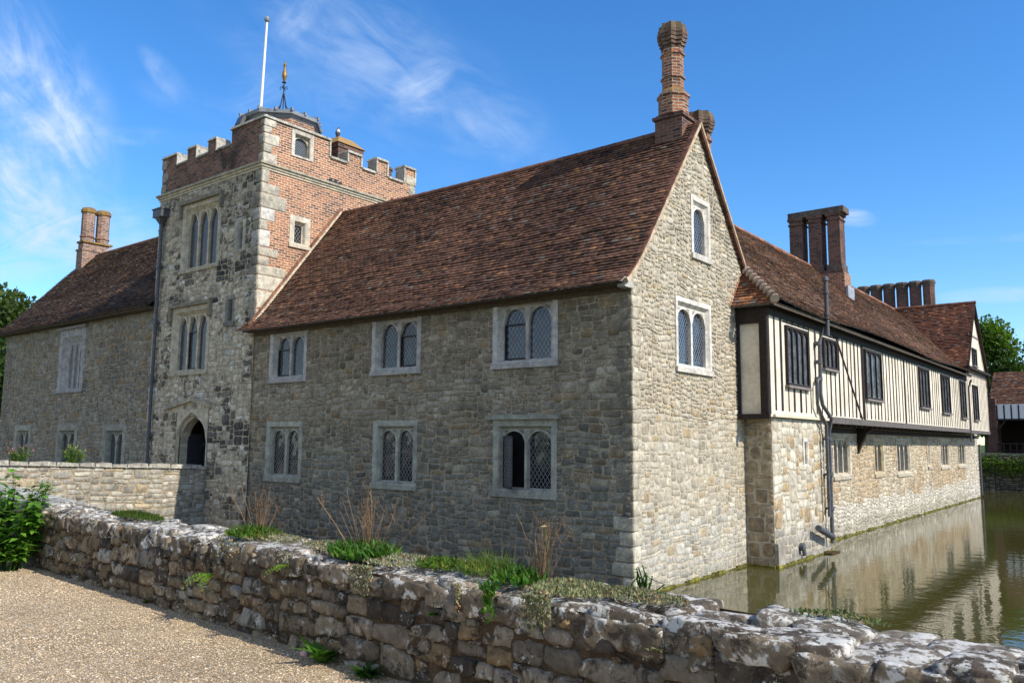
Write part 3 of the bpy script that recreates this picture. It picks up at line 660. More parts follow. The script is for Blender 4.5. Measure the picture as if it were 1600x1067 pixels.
shaft(-.26, 3.75, 8.6, 9.0, 9.0, 10.12, 10.70, .255, None, label='lower chimney behind the gable')

# ================================================================== gate tower
tower = thing('gate_tower', 'battlemented gatehouse tower of stained stone with orange brick side and arched doorway', 'tower', (-15.4, 3, 0))
TX0, TX1, TD = -18.33, -12.47, 6.25
fT = frame((0, -.05, 0), (1, 0, 0)); fS = frame((TX1, 0, 0), (0, 1, 0))
def pal_tower(u, z):
    c = lerp((.57, .50, .375), (.47, .41, .305), R.random())
    st = 1.15 * nz(u * .55, z * .5, 7) + .8 * nz(u * 1.4, z * 1.3, 3) + .02 + max(0, (u + 13.9) * .45) * (z > 5.2) + (.2 if z > 6.9 and z < 8.4 else 0)
    if z > 9.3: c = lerp(c, (.31, .28, .22), .55)
    if 2.6 < z < 3.3 and u > -14.5: st += .45
    st += R.gauss(0, .14)
    if st > .56: c = mul((.075, .068, .058), R.uniform(.6, 2.0))
    elif st > .34: c = lerp(c, (.15, .135, .11), R.random())
    elif R.random() < .12: c = (.58, .55, .46)
    return mul(c, R.uniform(.8, 1.2))
TW = [(-16.78, -14.52, 8.22, 10.42), (-17.05, -14.83, 4.92, 7.02)]
SL = [(-13.74, -13.14, 8.45, 9.5), (-14.02, -13.52, 6.3, 7.15)]
DOOR = (-16.42, -14.6, -.6, 3.78)
hT = [shr(q) for q in TW + SL] + [(-16.26, -14.71, -.6, 3.55)]
mb = MB(); holed(mb, fT, TX0, TX1, (-.6, 10.9), hT, 1)
rubble(mb, fT, TX0, TX1 - .02, -.1, 10.84, hT[:4] + [DOOR], .33, .20, pal_tower, .006, .013, 0, gap=.007, warp=.05, jit=.08)
for a, b in (((TX0, 6.3), (TX0, -.05)), ((TX1 - .1, TD), (TX0, TD))): mb.quad((*a, -.6), (*b, -.6), (*b, 11), (*a, 11), 1)
mb.quad((TX0, 0, 11.6), (TX1, 0, 11.6), (TX1, TD, 11.6), (TX0, TD, 11.6), 2)
mb.build('wall', [TOWERST, TOWERM, LEAD], tower)
SWN = (1.0, 1.76, 8.76, 9.68); PW = (.93, 1.76, 11.52, 12.38)
mb = MB(); holed(mb, fS, -.04, TD, (3.0, 10.9), [shr(SWN)], 0); o = mb.build('brick_wall', [BRICK], tower); o['label'] = 'sunlit orange brick side wall'
mb = MB(); z = 6.1; k = 0
while z < 10.85:   # ragged pale quoins on the brick corner
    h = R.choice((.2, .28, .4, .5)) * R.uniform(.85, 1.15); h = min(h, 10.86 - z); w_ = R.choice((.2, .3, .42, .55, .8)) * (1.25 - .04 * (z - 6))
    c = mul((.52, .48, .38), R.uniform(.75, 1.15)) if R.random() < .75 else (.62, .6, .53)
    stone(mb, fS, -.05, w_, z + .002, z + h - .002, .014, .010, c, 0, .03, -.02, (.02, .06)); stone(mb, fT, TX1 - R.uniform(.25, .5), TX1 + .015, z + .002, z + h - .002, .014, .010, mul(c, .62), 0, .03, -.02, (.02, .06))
    z += h; k += 1
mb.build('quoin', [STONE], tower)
# string course
mb = MB(); sc_ = (.54, .485, .36)
for d, za, zb in ((.03, 10.84, 10.91), (.07, 10.91, 10.98), (.12, 10.98, 11.05)): mb.box(TX0 - d, TX1 + d, -.05 - d, TD + d, za, zb - .001, 0, mul(sc_, 1.0 if d < .1 else .7))
mb.build('string_course', [DRESS], tower)
mb = MB(); CAPM = (.36, .345, .29)
th = .42
def seg_front(a, b, zt):
    mb.box(a, b, -.035, th, 11.05, zt, 0)
def cap(x0_, x1_, y0_, y1_, z): cp.add([(x0_, y0_, z), (x1_, y0_, z), (x1_, y1_, z), (x0_, y1_, z), (x0_ + .04, y0_ + .04, z + .09), (x1_ - .04, y0_ + .04, z + .09), (x1_ - .04, y1_ - .04, z + .09), (x0_ + .04, y1_ - .04, z + .09)], [(0, 3, 2, 1), (4, 5, 6, 7), (0, 1, 5, 4), (1, 2, 6, 5), (2, 3, 7, 6), (3, 0, 4, 7)], 0, mul(CAPM, R.uniform(.8, 1.15)))
cp = MB()
mb.box(TX0, TX1, -.035, th, 11.05, 11.94, 0)
for a, b in ((TX0, -17.42), (-16.72, -16.22), (-15.48, -15.05)): mb.box(a, b, -.033, th - .002, 11.94, 12.34, 0); cap(a - .05, b + .03, -.09, th + .05, 12.34); cp.box(b - .02, b + .025, -.06, th + .03, 11.98, 12.338, 0, (.5, .48, .42)); cp.box(a - .025, a + .015, -.06, th + .03, 11.98, 12.338, 0, (.3, .29, .25))
for a, b in ((-17.42, -16.72), (-16.22, -15.48), (-15.05, -14.2)): cap(a + .03, b - .03, -.09, th + .04, 11.93)
mb.box(-14.2, TX1 - .002, -.033, th - .002, 11.94, 12.42, 0); cap(-14.24, TX1 + .06, -.1, th + .05, 12.42)
mb.build('front_parapet', [BRICK_D], tower)
mb = MB(); X0 = TX1 - th
def sseg(a, b, za, zb): mb.box(X0, TX1 + .012, a, b, za, zb, 0)
holed(mb, frame((TX1 + .012, 0, 0), (0, 1, 0)), -.03, TD, (11.05, 11.86), [(PW[0] + .04, PW[1] - .04, PW[2] + .04, 12.4)], 0); mb.quad((X0, TD, 11.05), (X0, th, 11.05), (X0, th, 11.86), (X0, TD, 11.86)); mb.quad((X0, TD, 11.05), (TX1 + .012, TD, 11.05), (TX1 + .012, TD, 11.86), (X0, TD, 11.86)[:3])
holed(mb, frame((TX1 + .012, 0, 0), (0, 1, 0)), -.03, 2.4, (11.86, 12.42), [(PW[0] + .04, PW[1] - .04, PW[2], PW[3] - .04)], 0); mb.quad((X0, 2.4, 11.86), (TX1 + .012, 2.4, 11.86), (TX1 + .012, 2.4, 12.42), (X0, 2.4, 12.42)); mb.quad((X0, 2.4, 11.86), (X0, th, 11.86), (X0, th, 12.42), (X0, 2.4, 12.42))
cap(X0 - .05, TX1 + .075, -.08, 2.46, 12.422)
MER = ((3.16, 3.74, 12.26), (4.42, 4.92, 12.38), (5.72, TD, 12.46))
for a, b, zt in MER:
    mb.box(X0, TX1 + .012, a, b, 11.86, zt, 0); cap(X0 - .05, TX1 + .075, a - .05, b + .05, zt)
    for q in (a, b): cp.box(X0 + .02, TX1 + .05, q - .035, q + .03, 11.9, zt - .003, 0, mul((.5, .48, .41), R.uniform(.8, 1.1)))
cp.box(X0 + .02, TX1 + .05, 2.38, 2.44, 11.9, 12.42, 0, (.45, .43, .37))
for a, b in ((2.44, 3.12), (3.78, 4.38), (4.96, 5.68)): cap(X0 - .04, TX1 + .075, a, b, 11.855)
mb.build('side_parapet', [BRICK], tower)
cp.build('coping', [TCOPE], tower)
mb = MB()
for zz, hh_, a in ((11.06, .3, .45), (11.36, .25, .25), (11.62, .34, .5), (11.97, .2, .22), (12.18, .23, .36)):
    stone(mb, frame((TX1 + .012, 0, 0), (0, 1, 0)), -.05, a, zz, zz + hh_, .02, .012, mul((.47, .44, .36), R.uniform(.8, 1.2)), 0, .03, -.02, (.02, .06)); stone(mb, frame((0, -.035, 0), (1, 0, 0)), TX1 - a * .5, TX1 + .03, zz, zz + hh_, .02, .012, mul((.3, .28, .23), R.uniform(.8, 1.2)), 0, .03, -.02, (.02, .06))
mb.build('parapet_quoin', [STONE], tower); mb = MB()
for zz, a in ((11.06, .5), (11.5, .3), (11.85, .45)): stone(mb, frame((TX1 + .012, 0, 0), (0, 1, 0)), TD - a, TD + .02, zz, zz + .38, .02, .01, mul((.52, .46, .36), R.uniform(.85, 1.1)), 0, .03)
mb.build('parapet_quoin', [STONE], tower); mb = MB()
for zz, a in ((11.1, .3), (11.5, .4), (11.95, .25)): stone(mb, frame((0, -.035, 0), (1, 0, 0)), TX0 - .02, TX0 + a, zz, zz + .34, .02, .01, (.33, .31, .25), 0, .03)
mb.build('parapet_quoin', [STONE], tower)
# wall tie plates above the string course
for y_ in (2.68, 5.36):
    mb = MB(); mb.fbox(fS, y_ - .26, y_ + .26, 11.06, 11.13, .012, .04)
    for q in (-.2, 0, .2): mb.fbox(fS, y_ + q - .05, y_ + q + .05, 11.13, 11.17 + .05 * (q == 0), .012, .04)
    mb.build('tie_plate', [BLACK], tower)
# tower windows
cT = (.50, .445, .33)
window(tower, fT, *TW[0], 3, 'pointed', .15, .11, .02, .11, .085, .46, cT, hood=2, lat=(.10, .15), label='upper three-light window under a dark hood')
window(tower, fT, *TW[1], 3, 'pointed', .15, .11, .02, .11, .085, .46, cT, hood=2, lat=(.10, .15), casement=1, label='middle three-light window under a dark hood')
window(tower, fT, *SL[0], 1, 'pointed', .15, .05, .015, .08, .08, .14, (.42, .40, .33), sill=False)
window(tower, fT, *SL[1], 1, 'pointed', .12, .04, .015, .08, .08, .14, (.22, .21, .18), sill=True)
window(tower, fS, *SWN, 1, 'square', .17, .04, .025, .10, .08, .0, (.58, .52, .41), label='small square lattice window in the brick side')
window(tower, frame((TX1 + .012, 0, 0), (0, 1, 0)), *PW, 1, 'round', .12, .02, .025, .10, .08, .18, (.52, .48, .40), sill=False, lat=(.06, .09), label='little arched window in the parapet')
# doorway
mb = MB(); a, b = -16.28, -14.69
fr2 = frame((0, -.05, 0), (1, 0, 0))
archplate(mb, fr2, DOOR[0] + .02, DOOR[1] - .02, -.6, 3.76, [(a - .10, b + .05, -.59, 2.75, 3.66)], .02, .11, 0, cT, 'tudor', 16)
archplate(mb, fr2, DOOR[0], DOOR[1], -.6, 3.76, [(a, b, -.59, 2.7, 3.52)], -.08, .26, 0, mul(cT, .95), 'tudor', 16)
for p, q in (((-17.15, 3.80), (-15.5, 4.06)), ((-15.5, 4.06), (-14.45, 3.86))): mb.bar(fr2(*p, .05), fr2(*q, .05), .14, .13, 0, mul(cT, .75))
dr = mb.build('door_arch', [DRESS], tower)
mb = MB(); mb.fbox(fr2, a - .05, b + .05, -.6, 3.6, -1.0, -.88, 1)
for i in range(6): mb.fbox(fr2, a + i * .215, a + i * .215 + .205, .9, 3.55, -.86, -.82 + .008 * (i % 2), 0)
mb.build('door', [DOORW, DARKIN], tower)
mb = MB(); mb.fbox(fr2, a + .02, a + .07, .9, 3.0, -.8, -.3, 0); mb.fbox(fr2, a + .02, b - .3, 2.62, 2.7, -.82, -.76, 0); mb.build('open_door_leaf', [mk_plain('grey_blue_door', (.035, .036, .042), .7)], tower)
# rainwater pipe
mb = MB(); px_ = -17.93
mb.tube([(px_, -.17, 1.0), (px_, -.17, 10.15)], .055, 10)
for z in (2.9, 4.7, 6.6, 8.5): mb.box(px_ - .10, px_ + .10, -.24, -.06, z, z + .07); mb.prism(px_, -.17, [(.075, z - .1), (.075, z + .17)], 10)
mb.build('downpipe', [IRON], tower)
mb = MB(); mb.prism(px_, -.2, [(.08, 10.0), (.22, 10.2)], 4, math.pi / 4); mb.box(px_ - .28, px_ + .28, -.36, -.06, 10.2, 10.46); mb.box(px_ - .31, px_ + .31, -.39, -.06, 10.46, 10.50); mb.build('hopper_head', [IRON], tower)
# stair turret with low lead roof
mb = MB(); cx, cy = -14.22, 1.79; r8 = 1.0 / math.cos(math.pi / 8)
mb.prism(cx, cy, [(1.10 * r8, 11.5), (1.10 * r8, 13.02)], 8, math.pi / 8, 0); mb.build('turret', [BRICK_C], tower)
mb = MB(); mb.prism(cx, cy, [(1.10 * r8, 13.0), (1.16 * r8, 13.10), (1.23 * r8, 13.12), (1.23 * r8, 13.24), (.3, 13.52), (.02, 13.54)], 8, math.pi / 8)
for i in range(16):
    t = math.pi / 8 + i * math.pi / 8; q = 1.24 * r8 * (1 if i % 2 == 0 else math.cos(math.pi / 8)); mb.bar((cx + q * math.cos(t), cy + q * math.sin(t), 13.26), (cx + .3 * math.cos(t), cy + .3 * math.sin(t), 13.54), .05, .05); mb.box(cx + q * math.cos(t) - .03, cx + q * math.cos(t) + .03, cy + q * math.sin(t) - .03, cy + q * math.sin(t) + .03, 13.2, 13.31)
mb.build('turret_roof', [LEAD], tower)
mb = MB(); mb.box(-14.15, -13.25, 3.38, 4.42, 11.6, 12.86, 0); mb.box(-14.19, -13.21, 3.34, 4.46, 12.72, 12.86, 0)
mb.add([(-14.24, 3.28, 12.86), (-13.16, 3.28, 12.86), (-13.16, 4.52, 12.86), (-14.24, 4.52, 12.86), (-13.95, 3.6, 13.2), (-13.5, 3.6, 13.2), (-13.5, 4.2, 13.2), (-13.95, 4.2, 13.2)], [(0, 3, 2, 1), (4, 5, 6, 7), (0, 1, 5, 4), (1, 2, 6, 5), (2, 3, 7, 6), (3, 0, 4, 7)], 1, (1.6, 1.5, 1.4))
mb.build('chimney', [BRICK_CD, LICH], tower); mb = MB(); mb.prism(-12.95 - .3, 5.45, [(.3, 11.6), (.3, 12.4), (.34, 12.42), (.34, 12.5)], 10, 0, 0)
mb.build('chimney', [BRICK_CD, LICH], tower)
mb = MB()   # mortar fillet where the house roof meets the tower
for i in range(26):
    t0, t1 = i / 26, (i + .96) / 26; y_ = lambda t: -.25 + 3.2 * t; z_ = lambda t: 5.98 + 4.18 * t
    mb.bar((TX1 + .03, y_(t0), z_(t0) + .04), (TX1 + .03, y_(t1), z_(t1) + .04), .07, .06, 0, (1.7, 1.75, 1.8)); mb.bar((TX1 + .02, y_(t0), z_(t0) + .13), (TX1 + .02, y_(t1), z_(t1) + .13), .04, .11, 1, mul((.20, .095, .06), R.uniform(.6, 1.4)))
mb.build('roof_fillet', [MORTAR, TILE], tower)

pole = MB(); pole.tube([(-14.60, 1.2, 13.3), (-14.47, 1.2, 16.66)], [.052, .038], 10); pole.prism(-14.47, 1.2, [(.05, 16.62), (.085, 16.67), (.095, 16.73), (.06, 16.81), (.01, 16.84)], 10, mat=1)
tag(pole.build('flagpole', [WHITE, LEAD], None, (-14.62, 1.2, 13.3)), 'bare white flagpole with a dark ball finial on the tower turret', 'flagpole')
vane = thing('weather_vane', 'weather vane with a gilt finial on a black scrolled iron tripod, beside the flagpole', 'weather vane', (-14.0, 1.6, 13.4))
mb = MB(); vx, vy = -13.93, 1.6
for t in (0.2, 1.77, 3.34, 4.9): mb.tube([(vx + .28 * math.cos(t), vy + .28 * math.sin(t), 13.42), (vx + .12 * math.cos(t), vy + .12 * math.sin(t), 13.704), (vx + .02 * math.cos(t), vy + .02 * math.sin(t), 14.134)], .016, 6)
mb.tube([(vx, vy, 13.4), (vx, vy, 14.736)], .018, 6)
for t in (0.6, 3.74, 2.2, 5.3): mb.tube([(vx + math.cos(t) * q, vy + math.sin(t) * q, z) for q, z in ((.0, 14.280), (.08, 14.366), (.13, 14.349), (.13, 14.289), (.09, 14.280))], .012, 6)
mb.prism(vx, vy, [(.02, 14.486), (.07, 14.504), (.07, 14.529), (.02, 14.547)], 8); mb.build('tripod', [BLACK], vane)
mb = MB(); mb.prism(vx, vy, [(.02, 14.538), (.05, 14.607), (.085, 14.736), (.075, 14.848), (.045, 14.968), (.035, 15.054), (.055, 15.123), (.03, 15.192), (.005, 15.252)], 8, smooth=True); mb.build('finial', [GOLD], vane)
fl = thing('floodlight', 'dark floodlight tilted on a bracket behind the tower parapet', 'floodlight', (-14.45, .45, 12.6))
def ffl(u, z, d=0): return (-14.5 + u, .42 - d * .9 + z * .35, 12.95 + z - d * .3)
mb = MB(); mb.fbox(ffl, -.16, .16, -.14, .16, -.09, .06); mb.bar((-14.5, .45, 12.5), (-14.5, .47, 12.9), .05); mb.build('housing', [IRON], fl)
mb = MB(); mb.fbox(ffl, -.13, .13, -.11, .13, .062, .075); mb.build('lens', [GLASS_B], fl)
# bird on the tower chimney
mb = MB(); bx, by, bz = -13.72, 3.72, 13.2; vs = []; K = 12
prof = [(.0, .01, .02), (.03, .035, .03), (.07, .07, .01), (.12, .088, .0), (.17, .09, -.005), (.22, .075, -.01), (.255, .05, -.02), (.28, .04, -.03), (.305, .043, -.04), (.33, .035, -.04), (.345, .012, -.04)]
for z, r, off in prof:
    for j in range(K): t = 2 * math.pi * j / K; vs.append((bx - off * .8 + r * .9 * math.cos(t), by + r * math.sin(t), bz + .05 + z))
mb.add(vs, [(i * K + j, i * K + (j + 1) % K, (i + 1) * K + (j + 1) % K, (i + 1) * K + j) for i in range(len(prof) - 1) for j in range(K)], 0, (1, 1, 1), True)
for i, c in enumerate(mb.c):
    q = prof[i // K]; j = i % K
    front = j in (10, 11, 0, 1)
    mb.c[i] = (.55, .52, .48) if front and .12 < q[0] < .27 else (.10, .10, .115)
mb.add([(bx + .06, by - .012, bz + .375), (bx + .06, by + .012, bz + .375), (bx + .10, by, bz + .365)], [(0, 1, 2)], 0, (.05, .05, .05))
mb.tube([(bx, by - .03, bz), (bx, by - .03, bz + .09)], .01, 6, 0, (.12, .06, .05)); mb.tube([(bx, by + .03, bz), (bx, by + .03, bz + .09)], .01, 6, 0, (.12, .06, .05))
mb.add([(bx - .03, by - .03, bz + .1), (bx - .03, by + .03, bz + .1), (bx - .12, by + .03, bz - .03), (bx - .12, by - .03, bz - .03)], [(0, 1, 2, 3)], 0, (.07, .07, .08))
tag(mb.build('bird', [mk_plain('grey_plumage', (1, 1, 1), .8, .2, .1)], None, (bx, by, bz)), 'grey pigeon with a pale breast perched on the lichened tower chimney', 'bird')

# ================================================================== left wing
wing = thing('stone_wing', 'stone wing left of the tower with a dark tiled roof and a tall mullioned window', 'building', (-25, 3.5, 0))
fW = frame((0, .1, 0), (1, 0, 0)); WX0, WX1 = -31.15, TX0 + .02
def pal_wing(u, z):
    c = lerp((.26, .23, .175), (.30, .275, .22), R.random())
    if nz(u * .5, z * .5, 5) > .25: c = lerp(c, (.14, .13, .105), .5)
    if z > 6.6: c = lerp(c, (.33, .32, .28), .5)
    if R.random() < .1: c = (.29, .21, .12)
    return mul(c, R.uniform(.75, 1.22))
WW = [(-21.62, -19.98, 1.75, 3.32), (-25.45, -23.68, 1.75, 3.32), (-29.5, -27.85, 1.75, 3.32)]; WT = (-25.75, -23.55, 4.62, 6.98)
hW = [shr(q) for q in WW + [WT]]
mb = MB(); holed(mb, fW, WX0, WX1, (-.6, 7.4), hW, 1); rubble(mb, fW, WX0, WX1, -.1, 7.3, hW, .27, .165, pal_wing, .006, .012, 0, gap=.010, warp=.06, jit=.08)
mb.quad((WX0, 7, -.6), (WX0, .1, -.6), (WX0, .1, 7.3), (WX0, 7, 7.3), 1); mb.add([(WX0, 7, 7.3), (WX0, .1, 7.3), (WX0, 3.4, 11.1)], [(0, 1, 2)], 1); mb.quad((WX1, 7, -.6), (WX0, 7, -.6), (WX0, 7, 7.4), (WX1, 7, 7.4), 1)
mb.build('wall', [STONE, MORTAR], wing)
mb = MB(); sl2 = math.hypot(3.7, 4.2)
tiles(mb, (-31.5, -.3, 7.1), (1, 0, 0), (0, 3.7, 4.2), 13.3, sl2, tilepal(T_LEFT, .06, .12, .02), sag=lambda u, s: .16 * max(0, 1 - s / 1.2) ** 2 + .03 * nz(u * .3, s * .4, 2))
mb.quad((-18.3, 3.42, 11.28), (-31.5, 3.42, 11.28), (-31.5, 7.3, 7.0), (-18.3, 7.3, 7.0), 1, (.08, .05, .035))
wroof = mb.build('roof', [TILE, TILE], wing)
mb = MB()
for i in range(34): a = -31.5 + i * .388; mb.tube([(a, 3.41, 11.27), (a + .375, 3.41, 11.28)], .1, 8, 0, mul((.15, .075, .045), R.uniform(.7, 1.3)))
mb.build('ridge_tile', [TILE], wroof)
mb = MB(); mb.box(-31.4, TX0 - .02, -.3, .09, 7.14, 7.24); mb.build('eave_board', [EAVE], wing)
for i, q in enumerate(WW): window(wing, fW, *q, 2, 'pointed', .22, .06, .02, .10, .10, .3, (.33, .32, .26), sill=False)
window(wing, fW, *WT, 3, 'pointed', .28, .22, .02, .2, .12, .4, (.40, .385, .37), glass=CURTAIN, hood=1, label='tall pale mullioned window')
mb = MB(); mb.box(-31.2, -30.6, 2.72, 4.05, 9.9, 11.5, 0); mb.box(-31.24, -30.56, 2.68, 4.09, 11.46, 11.54, 0); mb.box(-31.17, -30.66, 2.76, 4.02, 11.54, 11.84, 0); mb.box(-31.24, -30.58, 2.70, 4.08, 11.84, 11.92, 1)
for y_ in (3.06, 3.74): brickchim(mb, -31.0, y_, 11.9, 13.3, .29, 10, 0, 0, [(12.15, .035, .05)]); mb.prism(-31.0, y_, [(.29, 13.3), (.34, 13.33), (.34, 13.45), (.28, 13.56)], 10, mats=[1, 1, 1, 1])
mb.bar((-30.54, 2.62, 10.2), (-30.54, 4.0, 11.75), .03, .18, 2, (1.6, 1.6, 1.65)); mb.box(-31.22, -30.56, 2.60, 2.70, 10.1, 10.35, 2, (1.6, 1.6, 1.65))
mb.build('chimney', [mk_brick('patterned_brick', (.20, .09, .06), (.36, .19, .12), (.42, .36, .30), .2), LICH, LEAD], wroof)
# ================================================================== half-timbered range
rng = thing('timber_range', 'long half-timbered range with cream plaster above a stone base rising from the moat', 'building', (-1, 18, 0))
fR = frame((0, 0, 0), (0, 1, 0)); fB = frame((.68, 0, 0), (0, 1, 0)); JY0, JY1, CY1 = 5.0, 30.75, 37.05
def pal_range(u, z):
    c = lerp((.47, .375, .245), (.53, .46, .34), R.random())
    if nz(u * .35, z * .6, 11) > .0 and z > .9: c = lerp(c, (.40, .27, .14), .55)
    if z < 1.0 + .4 * nz(u * .5, 0, 3): c = lerp(c, (.58, .55, .47), .8)
    if z < .4 + .2 * nz(u * .8, 1, 7): c = lerp(c, (.27, .25, .18), .6)
    if u > 34: c = lerp(c, (.6, .57, .5), .6)
    if R.random() < .1: c = mul(c, .75)
    return mul(c, R.uniform(.86, 1.12))
def pal_block(u, z):
    c = lerp((.50, .44, .33), (.58, .54, .44), R.random())
    if R.random() < .2: c = (.42, .31, .18)
    if z < .75: c = lerp(c, (.28, .265, .23), .8)
    return mul(c, R.uniform(.82, 1.15))
RW = [(12.1, 14.0, 1.85, 3.2, 3), (16.7, 18.1, 1.8, 3.08, 2), (19.85, 22.1, 1.72, 3.1, 3), (25.2, 25.85, 1.9, 3.05, 1), (27.9, 30.0, 1.82, 3.12, 3), (32.0, 34.3, 1.8, 3.1, 3)]
hR = [shr(q[:4]) for q in RW]
LN = (7.45, 7.88, 2.28, 3.02)
mb = MB(); holed(mb, fR, 9.3, 38.0, (-.6, 3.45), hR, 1); rubble(mb, fR, 9.3, 38.0, -.1, 3.4, hR, .25, .145, pal_range, .006, .014, 0, gap=.010, warp=.08, jit=.12)
mb.quad((0, 38, -.6), (-7, 38, -.6), (-7, 38, 3.45), (0, 38, 3.45), 1)
mb.build('base_wall', [STONE, MORTAR_P], rng)
mb = MB(); fb0 = frame((0, 5.35, 0), (1, 0, 0)); fb1 = frame((.68, 9.36, 0), (-1, 0, 0))
holed(mb, fB, 5.35, 9.36, (-.6, 3.5), [shr(LN)], 1); rubble(mb, fB, 5.37, 9.35, -.1, 3.48, [shr(LN)], .36, .25, pal_block, .005, .010, 0, gap=.008, warp=.05, jit=.08)
mb.quad(fb0(0, -.6), fb0(.68, -.6), fb0(.68, 3.5), fb0(0, 3.5), 1); rubble(mb, fb0, .0, .68, -.1, 3.48, [], .36, .27, lambda u, z: mul(lerp((.36, .27, .16), (.42, .35, .25), R.random()), R.uniform(.75, 1.1)), .005, .010, 0, gap=.008, warp=.03)
mb.quad(fb1(0, -.6), fb1(.68, -.6), fb1(.68, 3.5), fb1(0, 3.5), 1)
mb.fbox(fB, 5.33, 5.75, -.5, .55, .0, .09, 0, (.33, .30, .25)); mb.fbox(fB, 5.75, 9.36, -.5, .13, .0, .05, 0, (.30, .28, .24))
o = mb.build('stone_projection', [STONE, MORTAR_P], rng)
mb = MB(); tide(mb, fR, 9.3, 38.0, .0, .055); mb.build('algae_line', [ALGAE], rng); mb = MB(); tide(mb, fB, 5.3, 9.4, .05, .095); mb.box(0, .70, 5.26, 5.35, -.1, .05); mb.build('algae_line', [ALGAE], rng)
for i, q in enumerate(RW): window(rng, fR, *q[:4], q[4], 'pointed', .11, .05, .02, .07, .08, .26, (.52, .46, .36) if i != 1 else (.5, .42, .28), lat=(.09, .13))
window(rng, fB, *LN, 1, 'pointed', .10, .02, .02, .07, .08, .2, (.58, .54, .46), GLASS_B, sill=False, lat=(.07, .10))
# timbered storey
fJ = frame((.74, 0, 0), (0, 1, 0)); ZJ, ZP = 3.52, 5.95
mb = MB(); mb.box(-6.5, .74, JY0 + .04, JY1 + .1, 3.5, 6.3); mb.build('plaster_wall', [PLASTER], rng)
UWN = [(6.22, 7.84, 4.30, 5.80, 4), (9.10, 10.30, 4.94, 5.80, 3), (13.2, 15.12, 4.28, 5.86, 3), (20.65, 22.36, 4.30, 5.86, 3), (24.78, 26.55, 4.22, 5.86, 3), (29.05, 30.35, 4.12, 5.86, 2)]
ftE = frame((0, JY0, 0), (1, 0, 0))
def studs(mb, fr, a, b, za, zb, wins, step=.42, w=.07, d=.012, start=None):
    y = start if start is not None else a + .06
    while y < b:
        iv = [(za, zb)]
        for q in wins:
            if q[0] - .10 < y < q[1] + .10: iv = [p for s, e in iv for p in ((s, min(e, q[2] - .06)), (max(s, q[3] + .06), e)) if p[1] - p[0] > .02]
        k = w * R.uniform(.6, 1.4); t = R.uniform(-.012, .012)
        for s, e in iv: mb.fbox(fr, y - k / 2, y + k / 2, s, e, -.02, d + R.uniform(-.004, .004), 0, mul((1, 1, 1), R.uniform(.6, 1.3)))
        y += step * R.uniform(.86, 1.14)
tm = MB(); studs(tm, fJ, JY0 + .5, JY1, 3.66, 5.93, UWN, .415, .085, start=JY0 + .52)
tm.fbox(fJ, JY0, JY0 + .14, 3.56, 5.95, -.1, .03, 0); tm.fbox(fJ, 12.95, 13.1, 3.56, 5.95, -.05, .026, 0); tm.fbox(fJ, 18.3, 18.45, 3.56, 5.95, -.05, .026, 0)
tm.fbox(fJ, JY0 - .02, JY1 + .1, 5.93, 6.25, -.05, .05, 0)  # dark top plate, stands in for the shadow under the eaves
tm.bar(fJ(10.35, 5.95, .014), fJ(12.75, 3.62, .014), .03, .06, 0, (1, 1, 1))
for a, b, za, zb, n in UWN:
    tm.fbox(fJ, a - .1, b + .1, zb + .075, zb + .10, -.02, .027, 0)
tm.fbox(ftE, -.02, .09, 3.56, 5.95, -.02, .03, 0); tm.fbox(ftE, .58, .76, 3.56, 5.95, -.02, .03, 0); tm.fbox(ftE, -.02, .77, 5.72, 6.2, -.02, .035, 0)
tm.build('timber_frame', [TIMBER], rng)
mb = MB(); mb.fbox(fJ, 9.36, JY1 + .1, 3.44, 3.62, -.1, .045, 0); mb.fbox(ftE, -.02, .80, 3.44, 3.56, -.02, .08, 1)
for i in range(36): y = 9.9 + i * .58; mb.box(-.05, .70, y, y + .14, 3.38, 3.46, 1)
mb.box(-.03, .03, 9.4, 37.9, 3.2, 3.36, 1); mb.box(.0, .72, 9.36, 37.1, 3.46, 3.50, 1)
for y in (14.75,): mb.add([(.02, y, 3.45), (.66, y, 3.45), (.30, y, 3.22), (.10, y, 2.75), (.02, y, 2.55), (.02, y + .2, 3.45), (.66, y + .2, 3.45), (.30, y + .2, 3.22), (.10, y + .2, 2.75), (.02, y + .2, 2.55)], [(0, 4, 3, 2, 1), (5, 6, 7, 8, 9), (0, 1, 6, 5), (1, 2, 7, 6), (2, 3, 8, 7), (3, 4, 9, 8)], 1)
mb.build('jetty_beam', [TIMBER_G, TIMBER], rng)
mb = MB(); mb.fbox(fB, 5.3, 9.55, 3.50, 3.565, -.05, .13, 0, (1, .95, .85)); mb.build('drip_board', [PLASTER], rng)
